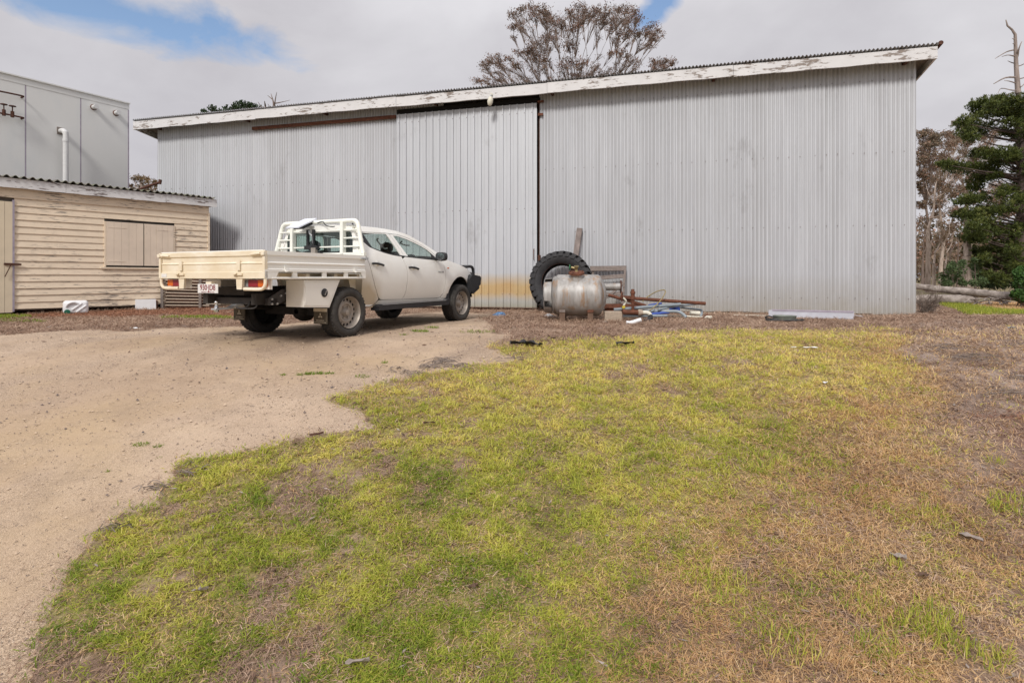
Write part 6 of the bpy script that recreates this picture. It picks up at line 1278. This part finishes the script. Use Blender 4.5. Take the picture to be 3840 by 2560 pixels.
tn = .48 + 1.0 * (fbm(xs_, ys_, 2.6, 91, 3) - .5) + g.normal(0, .16, len(xs_)) + .30 * sstep(3.2, 6.0, ys_) - .10 * sstep(3.2, 2.2, ys_) - .12 * edge[keep] - .14 * sstep(2500, 1700, z['u'][keep]) * sstep(5.5, 3.5, ys_)
stems('green_grass', xs_, ys_, g, .036 * hz_ * gs, 1.05, .0047 * gs * g.uniform(.7, 1.4, len(xs_)), tn, K['grassleaf'], flat=.012)
ps = (.22 + .62 * z['straw'] + .34 * sstep(3.6, 7, y)) * (1 - z['strip']) * (1 - z['dirt'] * .8) * (1 - bare_ * .6) * (.5 + .9 * sstep(.36, .62, fbm(x, y, 6.5, 111, 2)))
keep = lawn & (g.random(len(x)) < ps * .55); xs_, ys_ = x[keep], y[keep]; gs = grow_scale(ys_)
tn = .45 + .8 * (fbm(xs_, ys_, 1.7, 121, 3) - .5) + g.normal(0, .2, len(xs_)) + .15 * sstep(4, 7, ys_)
stems('dry_grass', xs_, ys_, g, (.036 + .014 * z['straw'][keep]) * gs, 1.15, .0033 * gs * g.uniform(.7, 1.4, len(xs_)), tn, K['strawleaf'], flat=.012)
print('blades', pg_.mean(), len(xs_))
# taller tufts at lower right and scattered ones
tx = []; ty = []
for u, v, r, k in ((3500, 2330, .10, 150), (3440, 2360, .08, 110), (3250, 2280, .10, 120), (3560, 2420, .08, 90), (2960, 2440, .10, 120), (3300, 2430, .08, 90), (3720, 2480, .08, 90), (2830, 1740, .16, 220), (2780, 1700, .12, 140), (3490, 1930, .07, 60), (3820, 1900, .14, 260), (3760, 1915, .06, 60), (3730, 1735, .05, 40), (2700, 2200, .1, 90), (3360, 2130, .05, 40)):
    p = G(u, v); a = g.uniform(0, 6.28, k); rr = np.sqrt(g.random(k)) * r; tx.append(p.x + np.cos(a) * rr * 1.4); ty.append(p.y + np.sin(a) * rr)
tx = np.concatenate(tx); ty = np.concatenate(ty)
stems('grass_tufts', tx, ty, g, np.full(len(tx), .062), .62, np.full(len(tx), .0050), np.clip(g.normal(.42, .22, len(tx)), 0, 1), K['grassleaf'])
# flat brown thatch over everything that is not gravel, thick along the shed and on the bank
x, y, g = scatter(620000, 1.9, 16.5, 1.6, 202); z = zones(x, y)
offg = ~zones(x + g.normal(0, .12, len(x)), y + g.normal(0, .12, len(y)))['gravel']; pt_ = .20 + .30 * holes(x, y, z) + .55 * z['strip'] + .35 * z['dirt'] + .20 * z['straw']; clump = fbm(x, y, 4.5, 131, 3)
red_ = (z['red'] > .4) & (fbm(x, y, 1.4, 141, 2) > .42)
out = ~((y > 12) & (np.abs(x) < 9.4) & (y > 17.05 - .2757 * (x + 10.95)))
keep = offg & out & ~red_ & (g.random(len(x)) < pt_ * (.35 + 1.3 * sstep(.35, .65, clump))); xs_, ys_ = x[keep], y[keep]; gs = grow_scale(ys_) * 1.15
stems('dry_thatch', xs_, ys_, g, .045 * gs, 1.42, .0030 * gs * g.uniform(.6, 1.5, len(xs_)), .42 + .9 * (fbm(xs_, ys_, 2.2, 151, 3) - .5) + g.normal(0, .22, len(xs_)), K['litterleaf'], flat=.012)
keep = ~z['gravel'] & out & red_ & (g.random(len(x)) < .7); xs_, ys_ = x[keep], y[keep]; gs = grow_scale(ys_) * 1.15
stems('red_litter', xs_, ys_, g, .04 * gs, 1.42, .0034 * gs, np.clip(g.normal(.5, .25, len(xs_)), 0, 1), K['redlitter'], flat=.012)
# dead stalks growing against the foot of the shed, the hut and the junk
ns = 2600; s_ = g.uniform(-.2, 20.4, ns); d_ = np.abs(g.normal(0, .13, ns)) + .03; kx = np.sin(SHA); wx = SH0.x + s_ * np.cos(SHA) + d_ * kx; wy = SH0.y + s_ * kx - d_ * np.cos(SHA)
ok = ((s_ > 12.0) | (s_ < 8.0)) & (fbm(wx, wy, 1.6, 191, 2) > .40)
hx_ = []; hy_ = []
for u, v, r, k in ((2120, 1203, .45, 260), (2230, 1210, .35, 160), (2300, 1210, .3, 120), (2450, 1200, .6, 260), (2600, 1200, .5, 160), (3000, 1206, .9, 240), (1990, 1178, .3, 120), (3420, 1185, .5, 160), (2880, 1192, .3, 120)):
    p = G(u, v); hx_.append(p.x + g.normal(0, r, k)); hy_.append(p.y + g.normal(0, .12, k))
hs_ = g.uniform(.2, 4.1, 900); hd_ = np.abs(g.normal(0, .10, 900)) + .05; hx_.append(HU0.x + hs_ * math.cos(HUA) + hd_ * math.sin(HUA)); hy_.append(HU0.y + hs_ * math.sin(HUA) - hd_ * math.cos(HUA))
wx = np.concatenate([wx[ok]] + hx_); wy = np.concatenate([wy[ok]] + hy_)
stems('dead_stalks', wx, wy, g, np.full(len(wx), .085), .75, np.full(len(wx), .006), np.clip(g.normal(.5, .25, len(wx)), 0, 1), K['litterleaf'])
# weedy green strip by the hut, tufts at the end of the shed and on the gravel
x, y, g = scatter(900000, 11.0, 16.0, 1.0, 303); x = x - 3; z = zones(x, y)
gn = fbm(x, y, 1.1, 161, 3); keep = z['weeds'] & (g.random(len(x)) < .36 * sstep(.44, .62, gn)); xs_, ys_ = x[keep], y[keep]
stems('weeds', xs_, ys_, g, np.full(len(xs_), .075), .6, np.full(len(xs_), .010), np.clip(g.normal(.10, .18, len(xs_)), 0, 1), K['grassleaf'])
gx_, gy_ = [], []
for u, v, r, k in ((1575, 1244, .13, 120), (1620, 1231, .10, 60), (1125, 1408, .03, 30), (1150, 1404, .04, 45), (1175, 1402, .06, 60), (1062, 1407, .03, 25), (1210, 1402, .06, 70), (1240, 1402, .03, 25), (530, 1669, .055, 90), (592, 1677, .03, 40), (592, 1722, .025, 30), (408, 1770, .015, 18), (1360, 1416, .07, 110), (1443, 1362, .04, 30), (1515, 1258, .05, 25), (1790, 1246, .25, 90), (60, 1205, .35, 420), (130, 1208, .2, 160)):
    p = G(u, v); a = g.uniform(0, 6.28, k); rr = np.sqrt(g.random(k)) * r * .75; gx_.append(p.x + np.cos(a) * rr * 1.5); gy_.append(p.y + np.sin(a) * rr)
gx_ = np.concatenate(gx_); gy_ = np.concatenate(gy_); sc_ = np.clip(gy_ / 5, .55, 1.9)
o = stems('gravel_weeds', gx_, gy_, g, .028 * sc_, .9, .0055 * sc_, np.clip(g.normal(.02, .12, len(gx_)), 0, 1), K['grassleaf'])
# green verge beyond the corner of the shed
n = 60000; x = g.uniform(9.2, 17, n); y = g.uniform(11.5, 17, n); u, v = to_px(x, y, gz(x, y))
ok = inpoly(u + g.normal(0, 6, n), v + g.normal(0, 2, n), [(3500, 1136), (3600, 1140), (3760, 1168), (3900, 1176), (3900, 1222), (3740, 1212), (3650, 1192), (3580, 1160)])
stems('verge_grass', x[ok], y[ok], g, np.full(ok.sum(), .10), .6, np.full(ok.sum(), .012), np.clip(g.normal(.28, .2, ok.sum()), 0, 1), K['grassleaf'])
ok = inpoly(u + g.normal(0, 8, n), v + g.normal(0, 3, n), [(3640, 1148), (3720, 1136), (3900, 1140), (3900, 1174), (3760, 1166)])
stems('verge_straw', x[ok], y[ok], g, np.full(ok.sum(), .10), .8, np.full(ok.sum(), .012), np.clip(g.normal(.5, .2, ok.sum()), 0, 1), K['strawleaf'])
# pebbles and specks of leaf litter
n = 42000; x, y, g = scatter(n, 1.7, 9.5, 1.9, 404); z = zones(x, y); keep = z['gravel']; x, y = x[keep], y[keep]; n = len(x); r = g.uniform(.0018, .0052, n) * (1 + 1.1 * (g.random(n) < .05)) * np.clip(y / 3, .8, 2)
oc = np.array([(1, 0, 0), (0, 1, 0), (-1, 0, 0), (0, -1, 0), (0, 0, .7)]); c = np.stack([x, y, gz(x, y) + .013], 1)
V = (c[:, None] + oc[None] * r[:, None, None] * g.uniform(.6, 1.3, (n, 5, 1))).reshape(-1, 3); F = np.array([(0, 1, 4), (1, 2, 4), (2, 3, 4), (3, 0, 4)]); F = (F[None] + (np.arange(n) * 5)[:, None, None]).reshape(-1, 3)
me = bpy.data.meshes.new('pebbles'); me.from_pydata(V.tolist(), [], F.tolist()); at_ = me.attributes.new('tint', 'FLOAT', 'POINT'); at_.data.foreach_set('value', np.repeat(g.random(n), 5).astype(np.float32))
t = NT('pebble'); me.materials.append(t.set(t.ramp(t.attr('tint', 'Fac'), (0., (.10, .085, .09)), (.16, (.20, .15, .13)), (.5, (.46, .34, .235)), (1., (.58, .45, .33))), .9)); tag(link('pebbles', me), kind='stuff')
def litter(name, n, y0, y1, pw, seed, cond, L, W, mat):
    x, y, g = scatter(n, y0, y1, pw, seed); z = zones(x, y); k = cond(x, y, z, g); x, y = x[k], y[k]; n = len(x); a = g.uniform(0, 6.28, n); s = g.uniform(.5, 1.4, n) * np.clip(y / 5, .6, 1.5)
    c = np.stack([x, y, gz(x, y) + g.uniform(.016, .022, n)], 1); ax = np.stack([np.cos(a), np.sin(a), g.normal(0, .15, n)], 1) * (L / 2 * s)[:, None]; ay = np.stack([-np.sin(a), np.cos(a), g.normal(0, .3, n)], 1) * (W / 2 * s)[:, None]
    tag(quads(name, c, ax, ay, g.random(n), mat, None), kind='stuff')
litter('leaf_specks', 2600, 2, 14, 1.3, 505, lambda x, y, z, g: z['gravel'] & (g.random(len(x)) < .34 + .5 * (z['v'] < 1300)), .045, .010, K['leafbrown'])
litter('fallen_leaves', 5200, 1.9, 13, 1.5, 606, lambda x, y, z, g: ~z['gravel'] & (g.random(len(x)) < .55 * (fbm(x, y, 1.3, 171, 2) > .45)), .062, .020, K['leafbrown'])
litter('bark_chips', 2600, 1.9, 15, 1.5, 707, lambda x, y, z, g: ~z['gravel'] & (g.random(len(x)) < .12 + .6 * z['dirt'] + .25 * z['strip']), .075, .018, K['barkflake'])
# thin tangles of dead runners along the gravel edge
m = MB(); qq = random.Random(21)
for u, v, n, r in ((1640, 1360, 26, .22), (1600, 1372, 18, .16), (1530, 1406, 18, .13), (1660, 1378, 14, .2), (1380, 1232, 6, .1), (1480, 1390, 8, .15), (690, 1778, 10, .10), (560, 1840, 8, .12), (430, 1990, 8, .1), (1900, 1348, 10, .2), (3560, 1345, 18, .5), (3480, 1310, 14, .4), (3700, 1480, 14, .4), (3760, 1290, 10, .35), (3800, 1420, 10, .35)):
    for i in range(n):
        p = G(u + qq.gauss(0, 25), v + qq.gauss(0, 7)); a = qq.gauss(.2, .7); l = r * qq.uniform(.5, 1.3); w = [p + Vector((math.cos(a) * l * t_ + qq.gauss(0, .02), math.sin(a) * l * t_ * .8 + qq.gauss(0, .02), .012 + qq.uniform(.005, .03) * (0 < t_ < 1))) for t_ in (0, .35, .7, 1)]
        m.tube(w, .0035, 3, False)
tag(m.build('dead_runners', K['twigs'], None, 0, False), kind='stuff')
